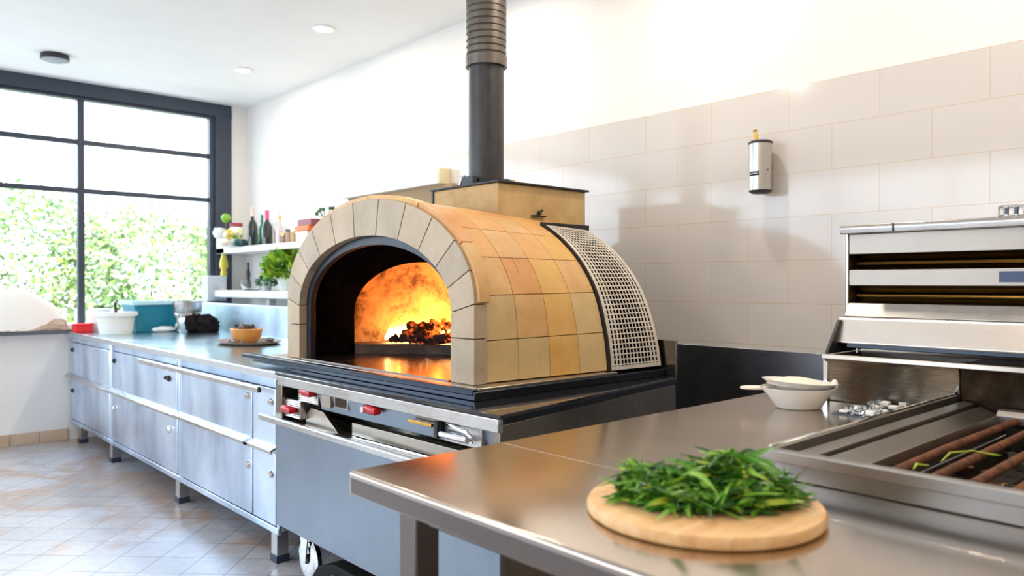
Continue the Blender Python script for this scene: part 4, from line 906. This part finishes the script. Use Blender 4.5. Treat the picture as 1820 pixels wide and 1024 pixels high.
db = B(); rnd = random.Random(31)
for i in range(240):
    p = (rnd.uniform(GX+.1, GB-.1), rnd.uniform(GY1+.05, GY-.18), .815+rnd.uniform(0, .06)); db.ball(p, rnd.uniform(.012, .030), 7, mi=rnd.choices([0, 1, 2], [8, 3, .5])[0], sc=(1, 1, .6), amp=.7, seed=i)
db.build('charcoal_bits', [M['char'], M['rust'], plain('dry_leaf', (.55, .38, .06), .6)], label='burnt charcoal bits and scraps lying beneath the grill bars', cat='charcoal', kind='stuff')
lf = B()
lf.tube([(1.62, .535, .921), (1.70, .545, .925), (1.74, .515, .928), (1.76, .485, .922), (1.775, .475, .920)], [.001, .0022, .0016, .0022, .001], 6).tube([(1.52, .55, .92), (1.55, .555, .924), (1.57, .54, .921)], [.001, .003, .001], 6)
lf.build('stray_leaf', M['leaf4'], label='yellow-green stray leaf lying on the left grill bars', cat='leaf')
# backguard
bg_ = B(); bg_.prism([(2.36, .90), (2.352, 1.02), (2.340, 1.036), (2.345, 1.042), (2.47, 1.044), (2.60, 1.044), (2.60, .90)], 'y', GY-.005, 1.115)
bg_.build('backguard', M['steel_olive'], gr, bevel=.003)
bg_ = B(); bg_.prism([(2.36, .90), (2.352, 1.02), (2.340, 1.036), (2.345, 1.042), (2.47, 1.044), (2.60, 1.044), (2.60, .90)], 'y', GY1, GY-.006)
bg_.build('scorched_backguard', mottled('scorched_steel', (.03, .02, .012), (.10, .07, .045), .35, 9, .8, .1), gr, bevel=.003)
B().box(2.338, 2.352, GY1, 1.12, 1.032, 1.047).build('backguard_trim', M['steel_warm'], gr, bevel=.002)
B().box(2.35, 2.362, 1.105, 1.121, .90, 1.045).build('corner_post', M['chrome'], gr, bevel=.002)

# overhead broiler
br_ = empty('salamander_broiler', (2.7, .2, 1.05), 'stainless steel salamander broiler above the back of the grill', 'broiler')
Y0, Y1 = -.9, 1.118
b = B(); b.box(2.60, 2.985, Y0, Y1, 1.05, 1.44)
b.box(2.5, 2.6, Y1-.012, Y1, 1.155, 1.44).box(2.5, 2.6, Y0, Y0+.012, 1.155, 1.44)
b.box(2.43, 2.438, Y1-.075, Y1-.065, 1.047, 1.10)
b.build('casing', M['steel_warm'], br_, bevel=.003)
B().prism([(2.352, 1.046), (2.60, 1.046), (2.60, 1.15), (2.44, 1.15)], 'y', Y1-.012, Y1-.001).build('side_bracket', M['black_metal'], br_, bevel=.002)
B().prism([(2.49, 1.44), (2.484, 1.428), (2.472, 1.428), (2.468, 1.446), (2.474, 1.458), (2.985, 1.458), (2.985, 1.44)], 'y', Y0, Y1+.004).build('top_shelf', M['steel'], br_, bevel=.003)
B().box(2.4665, 2.470, Y1-.165, Y1-.161, 1.43, 1.457).build('shelf_seam', M['black'], br_)
B().prism([(2.5, 1.362), (2.5, 1.43), (2.52, 1.43), (2.52, 1.372)], 'y', Y0+.012, Y1-.012).build('upper_panel', M['panel_steel'], br_, bevel=.003)
B().prism([(2.5, 1.26), (2.5, 1.314), (2.52, 1.306), (2.52, 1.268)], 'y', Y0+.012, Y1-.012).build('middle_panel', M['panel_steel'], br_, bevel=.003)
for (za, zb) in ((1.314, 1.362), (1.205, 1.26)):
    B().prism([(2.525, za-.01), (2.545, za), (2.56, (za+zb)/2), (2.545, zb), (2.525, zb+.01), (2.59, zb+.01), (2.59, za-.01)], 'y', Y0+.012, Y1-.012).build('louvre_slot', plain('dark_mirror_steel', (.10, .085, .06), .12, 1), br_, bevel=.004)
    B().tube([(2.548, Y0+.02, (za+zb)/2-.004), (2.548, Y1-.02, (za+zb)/2-.004)], .005, 8).build('burner_rod', M['brass'], br_)
B().prism([(2.5, 1.205), (2.515, 1.205), (2.49, 1.162), (2.466, 1.162)], 'y', Y0+.012, Y1-.012).build('lower_panel', M['steel'], br_, bevel=.002)
B().prism([(2.456, 1.150), (2.456, 1.160), (2.5, 1.164), (2.5, 1.154), (2.466, 1.150), (2.430, 1.080), (2.420, 1.078), (2.420, 1.084)], 'y', Y0, Y1).build('hood_band', M['steel_warm'], br_, bevel=.002)
B().prism([(2.40, 1.066), (2.40, 1.078), (2.428, 1.080), (2.6, 1.080), (2.6, 1.066)], 'y', Y0, Y1-.05).build('hood_underside', M['plate'], br_, bevel=.002)
st = B().box(2.498, 2.4998, .52, .675, 1.272, 1.303).build('rating_sticker', plain('navy_sticker', (.06, .09, .20), .4), br_)
B().box(2.4975, 2.498, .52, .605, 1.274, 1.301).build('sticker_print', mottled('sticker_print', (.75, .60, .12), (.85, .82, .7), .4, 60, bs=0), st)
e = empty('glass_block', (2.6, .60, 1.458), 'clear ribbed glass dish on top of the broiler at the right edge', 'dish')
b = B()
tapb = b.box(2.53, 2.66, .50, .69, 1.459, 1.495).build('dish_body', M['glassy'], e, bevel=.008)
rb = B()
for i in range(7): rb.box(2.524, 2.53, .515+i*.024, .528+i*.024, 1.462, 1.492)
rb.build('ribs', M['glassy'], e, bevel=.002)

# ------------------------------------------------------------------ wall dispenser
wx, wy = 2.925, 1.665
e = empty('wall_dispenser', (wx, wy, 1.645), 'brushed steel cylinder with black caps mounted on the tiled wall', 'dispenser')
cy = B().lathe([(0, .012), (.046, .012), (.046, .207), (0, .207)], (wx, wy, 1.645), 48).build('cylinder', plain('satin_cylinder_steel', (.60, .57, .52), .30, 1), e)
B().lathe([(0, 0), (.035, .0), (.046, .007), (.047, .0125), (0, .0125)], (wx, wy, 1.645), 48).build('bottom_cap', M['black'], e)
B().lathe([(0, .207), (.049, .207), (.049, .214), (.040, .220), (0, .224)], (wx, wy, 1.645), 48).build('top_cap', M['black'], e)
B().tube([(wx-.018, wy+.01, 1.865), (wx-.018, wy+.01, 1.885), (wx-.018, wy+.014, 1.898), (wx-.016, wy+.017, 1.908)], [.009, .008, .007, .010], 12).build('nozzle', M['brass'], e)
tgx = [(wx-.0466*cos(R(a)), wy+.0466*sin(R(a))) for a in (-22, -12, -2, 8, 18, 28, 38)]
lb = B(); lb.add([(x, y, z) for z in (1.716, 1.734) for x, y in tgx], [(i, i+1, i+8, i+7) for i in range(6)], 0, True)
lbo = lb.build('name_label', plain('navy_label', (.01, .02, .05), .4), e); lbo.modifiers.new('thick', 'SOLIDIFY').thickness = .0006
wr = B(); rnd = random.Random(2)
for i in range(9):
    a = R(-12+i*5); zz = 1.7245; hh = [.004, .002, .005, .0025, .002, .005, .002, .0025, .002][i]
    wr.box(wx-.0476*cos(a)-.0006, wx-.0476*cos(a)+.0006, wy+.0476*sin(a)-.0014, wy+.0476*sin(a)+.0014, zz-.0025, zz-.0025+hh)
wr.build('label_script', M['white_cer'], lbo)
B().lathe([(0, 0), (.004, 0), (.004, -.003), (0, -.003)], (wx-.018, wy-.0435, 1.737), 12, axis='x').build('screw', M['black'], e)
B().box(wx+.03, 2.992, wy-.02, wy+.02, 1.68, 1.82).build('bracket', M['steel'], e, bevel=.002)
